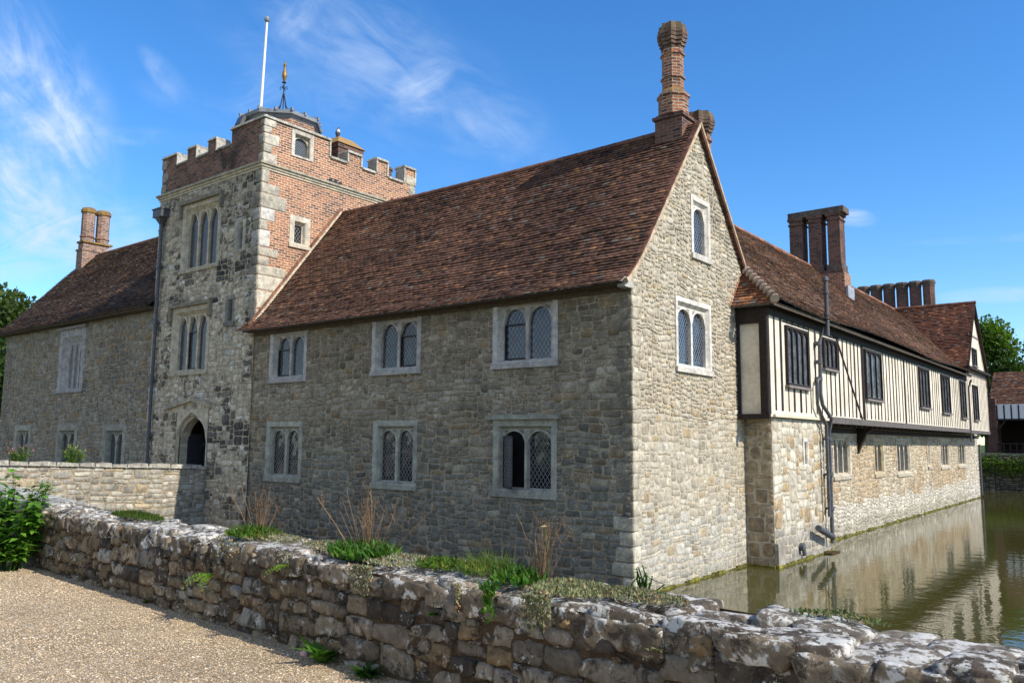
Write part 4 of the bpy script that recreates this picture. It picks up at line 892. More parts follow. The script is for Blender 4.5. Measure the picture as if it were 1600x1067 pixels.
def twin(parent, fr, a, b, za, zb, n, lat=(.075, .105)):
    mb = MB(); f_ = .07
    for (p, q, r_, s_) in ((a, b, za, za + f_), (a, b, zb - f_, zb), (a, a + f_, za + f_, zb - f_), (b - f_, b, za + f_, zb - f_)): mb.fbox(fr, p, q, r_, s_, -.02, .07, 0)
    W = (b - a - 2 * f_ - .05 * (n - 1)) / n; L = []
    for i in range(n):
        u = a + f_ + i * (W + .05); L.append((u, u + W))
        if i < n - 1: mb.fbox(fr, u + W, u + W + .05, za + f_, zb - f_, -.02, .06, 0)
        c = (u + u + W) / 2; h = .11   # little arched heads
        for s in (u, u + W): mb.add([fr(s, zb - f_, .045), fr(s, zb - f_ - h, .045), fr(s + (c - s) * .5, zb - f_ - h * .35, .045), fr(c, zb - f_, .045)], [(0, 1, 2, 3) if s == u else (3, 2, 1, 0)], 0)
    mb.fbox(fr, a - .06, b + .06, za - .06, za, -.02, .11, 1, (1.6, 1.6, 1.6))
    o = mb.build('window', [TIMBER, TIMBER_G], parent)
    g_ = MB(); l_ = MB()
    for u, v in L: g_.quad(fr(u, za + f_, .012), fr(v, za + f_, .012), fr(v, zb - f_, .012), fr(u, zb - f_, .012)); lattice(l_, fr, u, v, za + f_, zb - f_, .02, lat[0], lat[1], .013)
    g_.build('pane', [GLASS_T], o); l_.build('lead_lattice', [BLACK], o); return o
for q in UWN: twin(rng, fJ, *q)
# roof
rf = MB(); cs = math.sqrt(.5)
rx = lambda s: 1.05 - s * cs
def rlo(s): x = rx(s); return (1.05 - x) * .78 if x > 0 else max(-.9, .7 + .89 * x)
rhi = lambda s: 33.8 - (2.92 + rx(s)) / 1.13 + .35 - 4.9
srag = lambda u, s: .14 * max(0, 1 - s / 1.0) ** 2 + .05 * nz(u * .22, s * .35, 4) - .05 * math.sin(u * .45) * math.exp(-s)
tiles(rf, (1.05, 4.9, 6.13), (0, 1, 0), (-cs, 0, cs), 29, 5.74, tilepal(T_RANGE, .09, .12, .05), rlo, rhi, sag=srag, gauge=.11, tw=.175)
rf.quad((-3.0, 3, 10.17), (-3.0, 34.2, 10.17), (-7, 34.2, 6.2), (-7, 3, 6.2), 1, (.12, .06, .04))
hl = math.hypot(.85, 1.0)
tiles(rf, (-.03, 4.72, 6.13), (1, 0, 0), (0, .85, 1.0), 1.1, hl, tilepal(((.16, .075, .04), (.24, .11, .06), (.36, .16, .07)), .1, .1, .05), None, lambda s: max(0.02, 1.1 * (1 - s / hl)))
rroof = rf.build('roof', [TILE, TILE], rng)
mb = MB()
for i in range(9):
    t0, t1 = i / 9, (i + 1.15) / 9; q = lambda t, d=0: (1.08 - 1.08 * t, 4.72 + .85 * t + .0, 6.17 + 1.0 * t + d)
    mb.tube([q(t0, .06), q(t1, -.02)], [.135, .06], 8, 0, mul((.22, .105, .062), R.uniform(.6, 1.3))); mb.tube([q(t0 - .012, .05), q(t0 + .012, .05)], [.12, .12], 8, 0, (.42, .35, .28))
mb.build('bonnet_tile', [TILE], rroof)
mb = MB()
for i in range(52): a = 9.6 + i * .465; mb.tube([(-3.01, a, 10.17 + .03 * nz(a, 0)), (-3.01, a + .45, 10.18 + .03 * nz(a + .45, 0))], .10, 8, 0, mul((.26, .12, .07), R.uniform(.7, 1.3)))
mb.build('ridge_tile', [TILE], rroof)
mb = MB(); mb.bar((-.02, 4.66, 6.15), (-.02, 5.55, 7.22), .07, .06, 0, (1, .6, .45)); mb.build('mortar_fillet', [MORTAR], rroof)
mb = MB(); mb.box(.98, 1.03, 4.74, 30.6, 6.09, 6.18); mb.box(-.02, 1.0, 4.74, 4.79, 6.09, 6.17); mb.build('eave_board', [EAVE], rng)
# three-flue stack on the ridge
mb = MB(); Y0, Y1 = 20.0, 20.66
mb.box(-4.0, -1.62, Y0 - .12, Y1 + .1, 8.4, 9.75, 3); mb.box(-3.95, -1.68, Y0 - .07, Y1 + .06, 9.75, 9.9, 0)
for i, (a, b) in enumerate(((-3.83, -3.29), (-3.03, -2.51), (-2.26, -1.76))):
    mb.box(a, b, Y0, Y1, 9.9, 12.3, 0); mb.box(a - .05, b + .05, Y0 - .05, Y1 + .05, 9.9, 10.15, 1); mb.box(a - .04, b + .04, Y0 - .04, Y1 + .04, 12.0, 12.07, 0); mb.box(a - .06, b + .06, Y0 - .06, Y1 + .06, 12.2, 12.3, 0)
mb.box(-3.86, -1.58, Y0 - .07, Y1 + .07, 12.3, 12.55, 1); mb.box(-1.58, -1.5, Y0 - .1, Y1 + .1, 8.6, 9.2, 2, (1.5, 1.5, 1.5))
o = mb.build('chimney', [BRICK_CD, SOOT, LEAD, BRICK_C], rroof); o['label'] = 'broad stack of three joined square flues'
# pipes at the corner of the projection
mb = MB(); bx_ = .86
mb.tube([(bx_ + .2, 8.62, 5.75), (bx_ + .2, 8.62, 7.3)], .055, 10); mb.prism(bx_ + .2, 8.62, [(.09, 7.27), (.07, 7.36), (.02, 7.4)], 10)
for z in (6.3, 6.9): mb.prism(bx_ + .2, 8.62, [(.075, z), (.075, z + .09)], 10)
mb.tube([(bx_ + .1, 8.6, 6.0), (bx_ + .02, 8.5, 5.6), (bx_, 8.48, 4.2), (bx_ + .02, 8.55, 3.9), (bx_ + .1, 9.0, 3.55), (bx_, 9.08, 3.2), (bx_ - .02, 9.08, .25)], .05, 10)
for z in (5.0, 4.55, 2.95, 2.0, 1.1, 5.5): y = 8.48 if z > 4 else 9.08; mb.prism(bx_ - .01, y, [(.08, z), (.08, z + .1)], 10); mb.box(bx_ - .2, bx_, y - .09, y + .09, z + .02, z + .08)
mb.build('downpipe', [IRON], rng)
mb = MB(); mb.tube([(bx_, 8.26, 4.45), (bx_, 8.2, 3.9), (bx_, 8.45, 3.65), (bx_, 8.86, 3.4), (bx_, 8.86, .95)], .045, 8)
mb.tube([(bx_, 8.26, 4.4), (bx_, 8.3, 4.55), (bx_, 8.42, 4.58)], .045, 8)
for z in (3.0, 2.2, 1.4): mb.prism(bx_, 8.86, [(.06, z), (.06, z + .08)], 8)
mb.build('downpipe', [IRON], rng)
mb = MB(); mb.tube([(bx_ + .03, 8.95, .42), (bx_ + .05, 7.75, .74)], .085, 8); mb.box(.7, .98, 8.55, 9.25, -.1, .03, 1, (.9, .9, .7)); mb.build('outfall_pipe', [IRON, MORTAR_D], rng)
mb = MB(); mb.tube([(.70, 7.0, .33), (.80, 7.0, .33)], .10, 10); mb.tube([(.78, 7.0, .3), (.80, 7.0, .12)], .05, 8); mb.build('drain_outlet', [IRON], rng)
mb = MB(); mb.tube([(.95, 30.95, 6.0), (.82, 31.0, 5.6), (.80, 31.05, 3.0)], .045, 8); mb.build('downpipe', [IRON], rng)
mb = MB(); mb.tube([(.10, 37.9, 2.9), (.10, 37.9, .1)], .05, 8); mb.build('downpipe', [IRON], rng)

# ================================================================== cross wing with timbered gable
cw = thing('gabled_wing', 'narrow half-timbered gabled wing at the far end of the timber range', 'building', (-3, 33.8, 0))
fC = frame((.75, 0, 0), (0, 1, 0)); GY0, GYM, GY1 = 30.85, 33.75, CY1
clo = lambda z: GY0 if z < 6.6 else GYM - (10.15 - z) * (GYM - GY0) / 3.55
chi = lambda z: GY1 if z < 6.4 else GYM + (10.15 - z) * (GY1 - .15 - GYM) / 3.75
mb = MB(); holed(mb, fC, GY0, GY1, (3.46, 10.1), [], 0, clo, chi, .6); mb.quad((.75, GY1, 3.46), (-7, GY1, 3.46), (-7, GY1, 6.4), (.75, GY1, 6.4)); mb.build('plaster_wall', [PLASTER], cw)
CWN = [(32.35, 33.7, 4.1, 5.85, 2), (32.86, 34.05, 6.86, 7.76, 2)]
tm = MB()
y = GY0 + .35
while y < GY1 - .2:
    zt = 6.4
    for a, b in ((3.62, 6.3),):
        if CWN[0][0] - .1 < y < CWN[0][1] + .1: tm.fbox(fC, y - .028, y + .028, a, 4.0, -.02, .012, 0, (3.2, 2.8, 2.4)); tm.fbox(fC, y - .028, y + .028, 5.95, b, -.02, .012, 0, (3.2, 2.8, 2.4))
        else: tm.fbox(fC, y - .028, y + .028, a, b, -.02, .012, 0, (3.2, 2.8, 2.4))
    y += .42
tm.fbox(fC, GY0, GY1 - .05, 6.32, 6.52, -.02, .02, 1, (1.3, 1.3, 1.3)); tm.fbox(fC, GY0 - .1, GY1, 6.86 - .30, 6.86 - .18, .0, .22, 0); tm.fbox(fC, 32.2, 35.4, 8.35, 8.45, -.02, .02, 1, (1.5, 1.4, 1.3)); tm.fbox(fC, GY0, GY1, 3.42, 3.58, -.1, .04, 1)
tm.fbox(fC, GY1 - .12, GY1 + .0, 3.58, 6.3, -.08, .016, 0, (5, 4.5, 4))
tm.build('timber_frame', [TIMBER, TIMBER_G], cw)
for q in CWN: twin(cw, fC, *q)
rf = MB(); sl3 = math.hypot(3.15, 3.86)
tiles(rf, (-7.5, GYM - 3.15, 6.32), (1, 0, 0), (0, 3.15, 3.86), 8.4, sl3, tilepal(((.085, .036, .022), (.14, .055, .032), (.24, .1, .045)), .06, .12, .03), gauge=.11)
rf.quad((.92, GYM, 10.18), (-8, GYM, 10.18), (-8, GY1 + .2, 6.1), (.92, GY1 + .2, 6.1), 1, (.1, .05, .035))
croof = rf.build('roof', [TILE, TILE], cw)
mb = MB()
for i in range(22): a = -7.5 + i * .385; mb.tube([(a, GYM, 10.19), (a + .37, GYM, 10.2)], .09, 8, 0, mul((.22, .10, .06), R.uniform(.7, 1.3)))
mb.build('ridge_tile', [TILE], croof)
mb = MB()
for s in (-1, 1): mb.bar((.90, GYM, 10.14), (.90, GYM + s * 3.25, 6.2 if s < 0 else 6.05), .05, .08)
mb.build('bargeboard', [TIMBER], croof)
mb = MB(); Y0 = 36.2
mb.box(-5.5, -1.6, Y0 - .1, Y0 + .75, 7.0, 10.2, 0)
for i in range(6):
    c = -5.25 + i * .70; mb.prism(c, Y0 + .33, [(.315, 10.2), (.315, 11.75), (.335, 11.8), (.335, 11.88), (.37, 11.95), (.37, 12.05)], 8, math.pi / 8, mats=[0, 1, 1, 1, 1, 1]); mb.prism(c, Y0 + .33, [(.37, 12.05), (.32, 12.13)], 8, math.pi / 8, 1)
o = mb.build('chimney', [BRICK_CD, SOOT], croof); o['label'] = 'row of six octagonal brick flues'

# ================================================================== barn, far bank
barn = thing('barn', 'open-fronted brick barn with a tiled roof and white panelled band beyond the moat', 'barn', (2, 52, 2.2))
mb = MB(); mb.box(-1.15, -.62, 49.95, 50.6, 1.2, 6.0); mb.box(-1.15, -.95, 50.6, 60, 1.2, 6.2); mb.box(-1.1, 12, 57, 57.3, 1.2, 8); mb.build('brick_pier', [mk_brick('barn_brick', (.10, .038, .03), (.15, .055, .038), (.14, .11, .09), .4)], barn)
rf = MB(); zz = lambda x: 6.2 if x < -1.15 else (4.55 + 1.65 * math.exp(-(x + 1.15) / 1.4)); S3 = math.hypot(5.4, 3.6)
rf_lo = lambda s: -1.2 + .0
tiles(rf, (-1.25, 49.7, 4.55), (1, 0, 0), (0, 5.4, 3.6), 13, S3, tilepal(((.09, .045, .028), (.15, .07, .04), (.24, .11, .05)), .07, .12, .06), lambda s: 0.0 if 4.55 + s * 3.6 / S3 > 6.15 else min(13, -1.4 * math.log(max(1e-3, (s * 3.6 / S3 + .02) / 1.65))), gauge=.12, tw=.2)
rf.quad((-1.25, 55.1, 8.14), (-1.25, 60, 5), (12, 60, 5), (12, 55.1, 8.14), 1, (.1, .05, .035))
rf.build('roof', [TILE, TILE], barn)
fBn = frame((0, 50, 0), (1, 0, 0)); mb = MB()
mb.fbox(fBn, -.62, 11.8, 4.62, 5.6, -.14, -.08, 0); mb.build('white_panel', [WHITE], barn)
mb = MB()
for i in range(30): mb.fbox(fBn, -.6 + i * .42, -.52 + i * .42, 4.62, 5.55, -.08, -.05)
mb.fbox(fBn, -.62, 11.8, 4.5, 4.62, -.2, .0); mb.bar(fBn(-.6, 3.8, -.1), fBn(-.1, 4.5, -.1), .1)
for i in range(4): mb.fbox(fBn, 2.6 + i * 3, 2.75 + i * 3, 1.2, 4.5, -.2, -.05)
prev = None
for i in range(28):
    x = -1.2 + i * .3; zq = zz(x); s = (zq - 4.55) / 3.6; p = (x, 49.66 + 5.4 * s, zq - .07)
    if prev: mb.bar(prev, p, .05, .12, 0, (2.2, 2.2, 2.2))
    prev = p
mb.build('timber_frame', [TIMBER], barn)
mb = MB(); mb.box(-.95, 12, 54.5, 54.7, 1.2, 6); mb.build('dark_interior', [mk_plain('interior_shade_dark', (.035, .022, .018), .9, .1)], barn)  # back wall near black, the shade inside the barn put into its colour
bank = MB(); fBk = frame((0, 46.0, 0), (1, 0, 0))
def pal_bank(u, z): return mul(lerp((.10, .095, .075), (.16, .14, .10), R.random()), R.uniform(.6, 1.3))
bank.quad(fBk(-34, -1), fBk(17, -1), fBk(17, 2.2), fBk(-34, 2.2), 1); rubble(bank, fBk, -6, 17, -.1, 2.2, [], .4, .2, pal_bank, .03, .03, 0, gap=.02)
bank.box(-34, 17, 45.95, 46.5, 2.2, 2.34, 0, (.2, .19, .16)); bank.box(-34, 40, 46.01, 49.5, 1.0, 2.2, 1)
tag(bank.build('retaining_wall', [STONE_D, MORTAR_D], None, (0, 46, 0)), 'dark mossy stone retaining wall along the far bank of the moat', 'wall')
mb = MB()
for i in range(16): mb.bar((-.3 + i * .35, 47.5, 2.2), (-.3 + i * .35, 47.5, 3.0), .05)
mb.bar((-.4, 47.5, 2.95), (6, 47.5, 2.95), .06); mb.bar((-.4, 47.5, 2.5), (6, 47.5, 2.5), .05)
tag(mb.build('fence', [TIMBER], None, (2, 47.5, 2.2)), 'low dark wooden fence in front of the barn opening', 'fence')

# ================================================================== foliage helpers
def leaf(mb, p, d, n, L, W, col, mat=0, bend=.15):
    """one pointed leaf from p along d"""
    p = Vector(p); d = Vector(d).normalized(); s = d.cross(Vector(n))
    if s.length < 1e-3: s = Vector((1, 0, 0))
    s.normalize(); n2 = s.cross(d)
    P = [p, p + d * L * .4 + s * W * .5 + n2 * L * .03, p + d * L - n2 * L * bend, p + d * L * .4 - s * W * .5 + n2 * L * .03, p + d * L * .5 - n2 * L * .04]
    mb.add([tuple(q) for q in P], [(0, 1, 4), (1, 2, 4), (2, 3, 4), (3, 0, 4)], mat, col)
def rdir(up=0.0):
    v = Vector((R.gauss(0, 1), R.gauss(0, 1), R.gauss(0, 1) + up)); return v.normalized()
def tree(label, base, h, rad, nleaf, size, col, seed, group, cx=0.0):
    rs = random.Random(seed); x, y, z = base
    t = thing('tree', label, 'tree', base, group)
    tk = MB(); tk.tube([(x, y, z), (x + .1, y, z + h * .25), (x - .1, y + .1, z + h * .55), (x, y, z + h * .85)], [h * .03, h * .024, h * .016, h * .005], 8)
    cl = []
    for i in range(26):
        a = rs.uniform(0, 6.28); f = rs.uniform(.28, .97); rr_ = rad * math.sin(math.pi * min(1, f * .92 + .06)) ** .6 * rs.uniform(.35, .95)
        c = Vector((x + rr_ * math.cos(a), y + rr_ * math.sin(a), z + h * f)); cl.append((c, rad * rs.uniform(.22, .42)))
        tk.tube([(x, y, z + h * f * .6), tuple(c.lerp(Vector((x, y, z + h * f * .75)), .45)), tuple(c)], [h * .008, h * .005, .02], 5)
    tk.build('trunk', [BARK], t)
    cr = MB(); per = nleaf // len(cl)
    for c, r_ in cl:
        tint = rs.uniform(.65, 1.35)
        for k in range(per):
            v = Vector((rs.gauss(0, 1), rs.gauss(0, 1), rs.gauss(0, .8))).normalized() * r_ * rs.uniform(.45, 1.08) ** .6
            p = c + v; d = (v.normalized() + Vector((rs.gauss(0, .6), rs.gauss(0, .6), rs.gauss(0, .6) - .2))).normalized(); s = size * rs.uniform(.6, 1.4)
            b = Vector((rs.gauss(0, 1), rs.gauss(0, 1), rs.gauss(0, 1))); sd = d.cross(b).normalized() * s * .45
            q = [p, p + d * s * .5 + sd, p + d * s, p + d * s * .5 - sd]
            cr.add([tuple(w_) for w_ in q], [(0, 1, 2, 3)], 0, mul(col, tint * rs.uniform(.7, 1.3)))
    cr.build('crown', [LEAF_T], t); return t
TG = 'trees beyond the moat'
tree('sunlit broad green tree behind the barn roof, nearest the timber gable', (-4.6, 74, 1.3), 12.3, 4.2, 20000, .27, (1.5, 1.5, 1.0), 3, TG)
tree('darker tree at the right edge of the photo behind the barn', (.3, 80, 1.3), 11.0, 4.6, 16000, .27, (.95, 1.0, .8), 4, TG)
tree('low dark tree filling the gap between barn roof and gabled wing', (-1.8, 66, 1.3), 8.2, 3.0, 10000, .26, (.55, .65, .5), 5, TG)
tree('tall dark tree at the left edge of the photo behind the stone wing', (-64.5, 10, 1.3), 13.0, 5.6, 16000, .34, (.9, .85, .7), 6, TG)
tree('lower dark tree close behind the left end of the stone wing', (-53, 8, 1.3), 8.0, 4.5, 11000, .3, (.55, .65, .5), 8, TG)

# ================================================================== bridge to the gate
br = thing('stone_bridge', 'stone bridge to the tower doorway with a sunlit coursed parapet', 'bridge', (-15.5, -4, 0))
def pal_bridge(u, z):
    c = lerp((.43, .40, .335), (.36, .34, .285), R.random()); k = R.random()
    if k < .08: c = (.40, .33, .22)
    elif k < .3: c = mul(c, .65)
    return mul(c, R.uniform(.8, 1.2))
BX = -14.6
fBr = frame((BX, 0, 0), (0, 1, 0))
def btop(y): return 2.02 + (-y) * .038
mb = MB()
mb.add([fBr(-9, -.6), fBr(-.06, -.6), fBr(-.06, 1.98), fBr(-9, 2.3)], [(0, 1, 2, 3)], 1)
for k in range(2): pass
R.seed(21)
rubble(mb, lambda u, z, d=0.0: fBr(u, z * (1 - u * .0185), d), -9.0, -.06, -.1, 1.95, [], .30, .15, pal_bridge, .006, .016, 0, gap=.008, warp=.05, jit=.10)
u = -9.0
while u < -.1:
    wd = min(R.uniform(.3, .7), -.06 - u); zt = btop(u); mb.add([(BX + .07, u, zt - .07), (BX + .07, u + wd - .01, zt - .09), (BX - .5, u + wd - .01, zt - .07), (BX - .5, u, zt - .07), (BX + .05, u + .02, zt + R.uniform(-.02, .045)), (BX + .05, u + wd - .03, zt + R.uniform(-.02, .045)), (BX - .48, u + wd - .02, zt + R.uniform(-.02, .045)), (BX - .48, u + .01, zt + R.uniform(-.02, .045))], [(0, 3, 2, 1), (4, 5, 6, 7), (0, 1, 5, 4), (1, 2, 6, 5), (2, 3, 7, 6), (3, 0, 4, 7)], 2, mul((.34, .32, .27), R.uniform(.8, 1.2))); u += wd
mb.quad((BX - .45, -.06, -.6), (BX - .45, -9, -.6), (BX - .45, -9, 2.25), (BX - .45, -.06, 1.95), 1)
mb.build('parapet', [STONE, MORTAR, STONE_D], br)
mb = MB(); mb.box(-18.0, BX - .46, -9, -.06, -.5, 1.0, 0); mb.box(-18.4, -18.0, -9, -.3, -.5, 1.9, 0, (.8, .8, .8)); mb.build('deck', [MORTAR], br)

# ================================================================== foreground parapet wall
R.seed(5)
pw_ = thing('parapet_wall', 'low weathered rubble wall with lichened coping crossing the foreground beside the gravel', 'wall', (2, -9.2, 1.25))
PA = Vector((-3.75, -9.06, 0)); PB = Vector((13.0, -10.08, 0)); PD = (PB - PA).normalized(); PL = (PB - PA).length
fP = frame(tuple(PA), tuple(PD)); TH = .58
def ptop(u): return 1.955 + .03 * nz(u * .8, 1.5, 0) - .012 * max(0, u - 6) * 0
def bigstone(mb, fr, ua, ub, za, zb, dep, bul, col, mat, nu, nv, amp=.018, rnd=.16):
    sd = R.uniform(0, 100); V = []; cu, cz, w_, h_ = (ua + ub) / 2, (za + zb) / 2, (ub - ua) / 2, (zb - za) / 2
    sk = R.uniform(-.2, .2); sk2 = R.uniform(-.22, .22); tl = R.uniform(-.12, .12); tv = R.uniform(-.2, .2)
    for j in range(nv + 1):
        for i in range(nu + 1):
            a = math.sin(math.pi / 2 * (-1 + 2 * i / nu)); b = math.sin(math.pi / 2 * (-1 + 2 * j / nv))
            r = max(abs(a), abs(b)); sh = 1 - rnd * (a * a * b * b)
            if r >= .999: d = -.035
            else: d = dep + bul * (1 - .4 * (a * a + b * b) - .9 * r ** 14) + tl * a * w_ + tv * b * h_
            x = cu + w_ * a * sh * (1 + sk * b) + .024 * nz(a * 1.7 + sd, b * 1.7, 1); y = cz + h_ * b * sh * (1 + sk2 * a) + .02 * nz(a * 1.7, b * 1.7 + sd, 5)
            d += amp * (.9 * nz(x * 9 + sd, y * 9, 2) + .4 * nz(x * 22, y * 22, sd)) if r < .999 else 0
            V.append(fr(x, y, d))
    mb.add(V, [(j * (nu + 1) + i, j * (nu + 1) + i + 1, (j + 1) * (nu + 1) + i + 1, (j + 1) * (nu + 1) + i) for j in range(nv) for i in range(nu)], mat, col, True)
def pal_par(u, z):
    c = lerp((.31, .215, .12), (.38, .295, .185), R.random()); k = R.random()
    t = max(0, min(1, (u - 4.5) / 4))
    c = lerp(c, (.30, .275, .235), .6 * t)
    if k < .12 + .12 * t: c = (.13, .105, .08)
    elif k < .24: c = (.44, .40, .33)
    elif k < .36: c = (.33, .225, .12)
    return mul(c, R.uniform(.5, .88))
mb = MB()
mb.quad(fP(-.2, .9, -.012), fP(PL, .9, -.012), fP(PL, 1.93, -.012), fP(-.2, 1.93, -.012), 1)
mb.quad(fP(PL, -.6, -TH), fP(-.2, -.6, -TH), fP(-.2, 1.95, -TH), fP(PL, 1.95, -TH), 1); mb.quad(fP(-.2, 1.9, -.03), fP(PL, 1.9, -.03), fP(PL, 1.9, -TH), fP(-.2, 1.9, -TH), 1)
for u, z, w_, h_ in pack(-.2, PL, 1.15, 1.93, .075, .052, lambda a, b: False, (2, 3, 3, 4, 4, 5, 5, 6), (2, 2, 3, 3, 3, 4)):
    zo = .022 * nz(u * .7, z * 2, 8); n = max(6, int(w_ / .028)); nv = max(5, int(h_ / .028))
    bigstone(mb, fP, u + .002, u + w_ - .002, z + zo + .002, z + h_ + zo - .002, R.uniform(-.014, .030), R.uniform(.004, .016), pal_par(u, z), 0, n, nv, .020, .07)
    if R.random() < .8:   # chips pinned in the joints
        for q in range(R.randint(1, 3)): x = u + w_ * R.random(); k = R.uniform(.015, .04); bigstone(mb, fP, x, x + k * 1.6, z + zo - k * .4, z + zo + k * .4, .0, .015, pal_par(u, z), 0, 4, 4, .004, .2)
mb.build('wall_face', [STONE_NEAR, MORTAR_D], pw_)
# coping: big flattish stones seen from above, rough front edges
mb = MB(); fTop = frame((PA.x, PA.y, 0), tuple(PD), (-PD.y, PD.x, 0))
for lane in (0, 1):
    u = -.2
    while u < PL:
        wd = R.uniform(.22, .55); a, b = ((.015, .32) if lane == 0 else (.29, .60)); a += R.uniform(-.02, .02); b += R.uniform(-.01, .04)
        zt = ptop(u) + R.uniform(-.025, .03)
        fq = lambda x, y, d, zt=zt: fTop(x, y, zt - .035 + d)
        c = mul((.23, .195, .15), R.uniform(.6, 1.3)) if R.random() < .8 else (.12, .095, .07)
        bigstone(mb, fq, u - .015, u + wd + .03, a, b, .035, .02, c, 0, max(8, int(wd / .03)), 11, .013, .10)
        u += wd
mb.build('coping', [STONE_TOP], pw_)
mb = MB()
u = -.2
while u < PL:   # uneven blocks along the front lip
    wd = R.uniform(.16, .46); zt = ptop(u) + R.uniform(-.03, .025); hz = R.uniform(.13, .20)
    bigstone(mb, lambda x, z, d: fP(x, z, d), u + .004, u + wd - .006, zt - hz, zt, R.uniform(-.01, .03), .018, mul((.22, .175, .12), R.uniform(.6, 1.35)), 0, max(7, int(wd / .024)), 8, .020, .09)
    u += wd
mb.build('edge_stone', [STONE_EDGE], pw_)
mb = MB(); A2 = PA + Vector((-.1, 0.02, 0)); B2 = Vector((-14.2, -7.4, 0)); D2 = (A2 - B2).normalized(); f2 = frame(tuple(B2), tuple(D2)); L2 = (A2 - B2).length
mb.quad(f2(0, .5, -.02), f2(L2, .5, -.02), f2(L2, 1.95, -.02), f2(0, 1.95, -.02), 1); rubble(mb, f2, 0, L2, 1.1, 1.98, [], .3, .17, pal_par, .02, .02, 0)
for i in range(22): mb.bar(f2(i * .5, 1.97, -.28), f2(i * .5 + .48, 1.97, -.28), .6, .1, 2, mul((.36, .34, .29), R.uniform(.8, 1.2)))
mb.build('return_wall', [STONE_NEAR, MORTAR_D, STONE_TOP], pw_)

# loose gravel on the yard (only where it shows)
rg = np.random.default_rng(3); n = 64000
X = rg.uniform(-4.2, 4.6, n); Y = rg.uniform(-11.9, -9.0, n); wl = PA.y + (X - PA.x) * PD.y / PD.x
k = (Y < wl - .01); X, Y = X[k], Y[k]; n = len(X); S = rg.uniform(.0038, .0082, n) * (1 + (rg.random(n) < .04) * .8)
base = np.array([[1, 0, 0], [0, 1, 0], [-1, 0, 0], [0, -1, 0], [0, 0, .7]])
ang = rg.uniform(0, 6.28, n); V = np.zeros((n, 5, 3)); bb = base[None] * rg.uniform(.6, 1.3, (n, 5, 1)) * S[:, None, None]
V[..., 0] = bb[..., 0] * np.cos(ang)[:, None] - bb[..., 1] * np.sin(ang)[:, None] + X[:, None]; V[..., 1] = bb[..., 0] * np.sin(ang)[:, None] + bb[..., 1] * np.cos(ang)[:, None] + Y[:, None]; V[..., 2] = bb[..., 2] + 1.252
gm = MB(); gm.v = [tuple(q) for q in V.reshape(-1, 3).tolist()]
fa = np.array([[0, 1, 4], [1, 2, 4], [2, 3, 4], [3, 0, 4]]); gm.f = (np.arange(n)[:, None, None] * 5 + fa[None]).reshape(-1, 3).tolist()
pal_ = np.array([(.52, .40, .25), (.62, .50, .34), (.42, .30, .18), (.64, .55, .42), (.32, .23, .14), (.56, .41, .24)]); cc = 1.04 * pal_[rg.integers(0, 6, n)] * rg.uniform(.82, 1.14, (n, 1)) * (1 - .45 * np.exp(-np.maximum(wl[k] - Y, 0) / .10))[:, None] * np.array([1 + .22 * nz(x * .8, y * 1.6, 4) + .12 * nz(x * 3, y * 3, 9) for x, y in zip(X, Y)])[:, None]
gm.c = np.repeat(cc, 4, 0).tolist(); gm.mi = [0] * (4 * n); gm.sm = [False] * (4 * n)
o = gm.build('gravel', [mk_plain('pebble', (1, 1, 1), .85, .25, .12, 20)]); o['kind'] = 'stuff'
o['label'] = 'loose tan gravel over the yard'; o['category'] = 'gravel'

# ================================================================== plants
def on_wall(x, back=.25): # point on the coping at world x
    u = (x - PA.x) / PD.x; p = PA + PD * u; return (p.x - PD.y * back, p.y + PD.x * back, ptop(u) + .04)
def clump(name, label, cat, x, back, nst, hgt, spread, leaves=True, flowers=(), group=None, heads=True):
    p = on_wall(x, back); t = thing(name, label, cat, p, group); mb = MB()
    for i in range(nst):
        a = R.uniform(0, 6.28); r_ = abs(R.gauss(0, spread * .35)); h = hgt * R.uniform(.45, 1.0); lean = Vector((math.cos(a) * r_ * 1.6 + R.gauss(0, .03), math.sin(a) * r_ * .7, h))
        b = Vector(p) + Vector((math.cos(a) * r_ * .6, math.sin(a) * r_ * .3, .0)); m_ = b + lean * .5 + Vector((R.gauss(0, .012), R.gauss(0, .012), .02)); e = b + lean
        c = mul((1.0, .88, .78), R.uniform(.6, 1.5)); mb.tube([tuple(b), tuple(m_), tuple(e)], [.0023, .0019, .0011], 5, 0, c, False)
        for k in range(R.randint(0, 3)):
            f = R.uniform(.55, .95); q = m_.lerp(e, f); d = Vector((R.gauss(0, .4), R.gauss(0, .3), .8)).normalized() * R.uniform(.03, .09); mb.tube([tuple(q), tuple(q + d)], [.0014, .0010], 4, 0, c, False)
            if heads: mb.prism((q + d).x, (q + d).y, [(.002, (q + d).z - .004), (.005, (q + d).z + .003), (.002, (q + d).z + .009)], 5, mat=0, col=mul(c, .7))
    mb.build('stem', [DRY], t); return t
DS = 'dried flower stems on the parapet wall'
clump('dried_stems', 'thin tuft of dried brown stems on the wall, leftmost of three', 'dried plant', 1.2, .35, 34, .42, .34, group=DS)
clump('dried_stems', 'tall fan of dried brown stems rising from dark green leaves', 'dried plant', 2.85, .32, 44, .56, .36, group=DS)
clump('dried_stems', 'dried reddish stems beside the white daisy near the wall corner', 'dried plant', 4.62, .32, 30, .44, .28, group=DS)
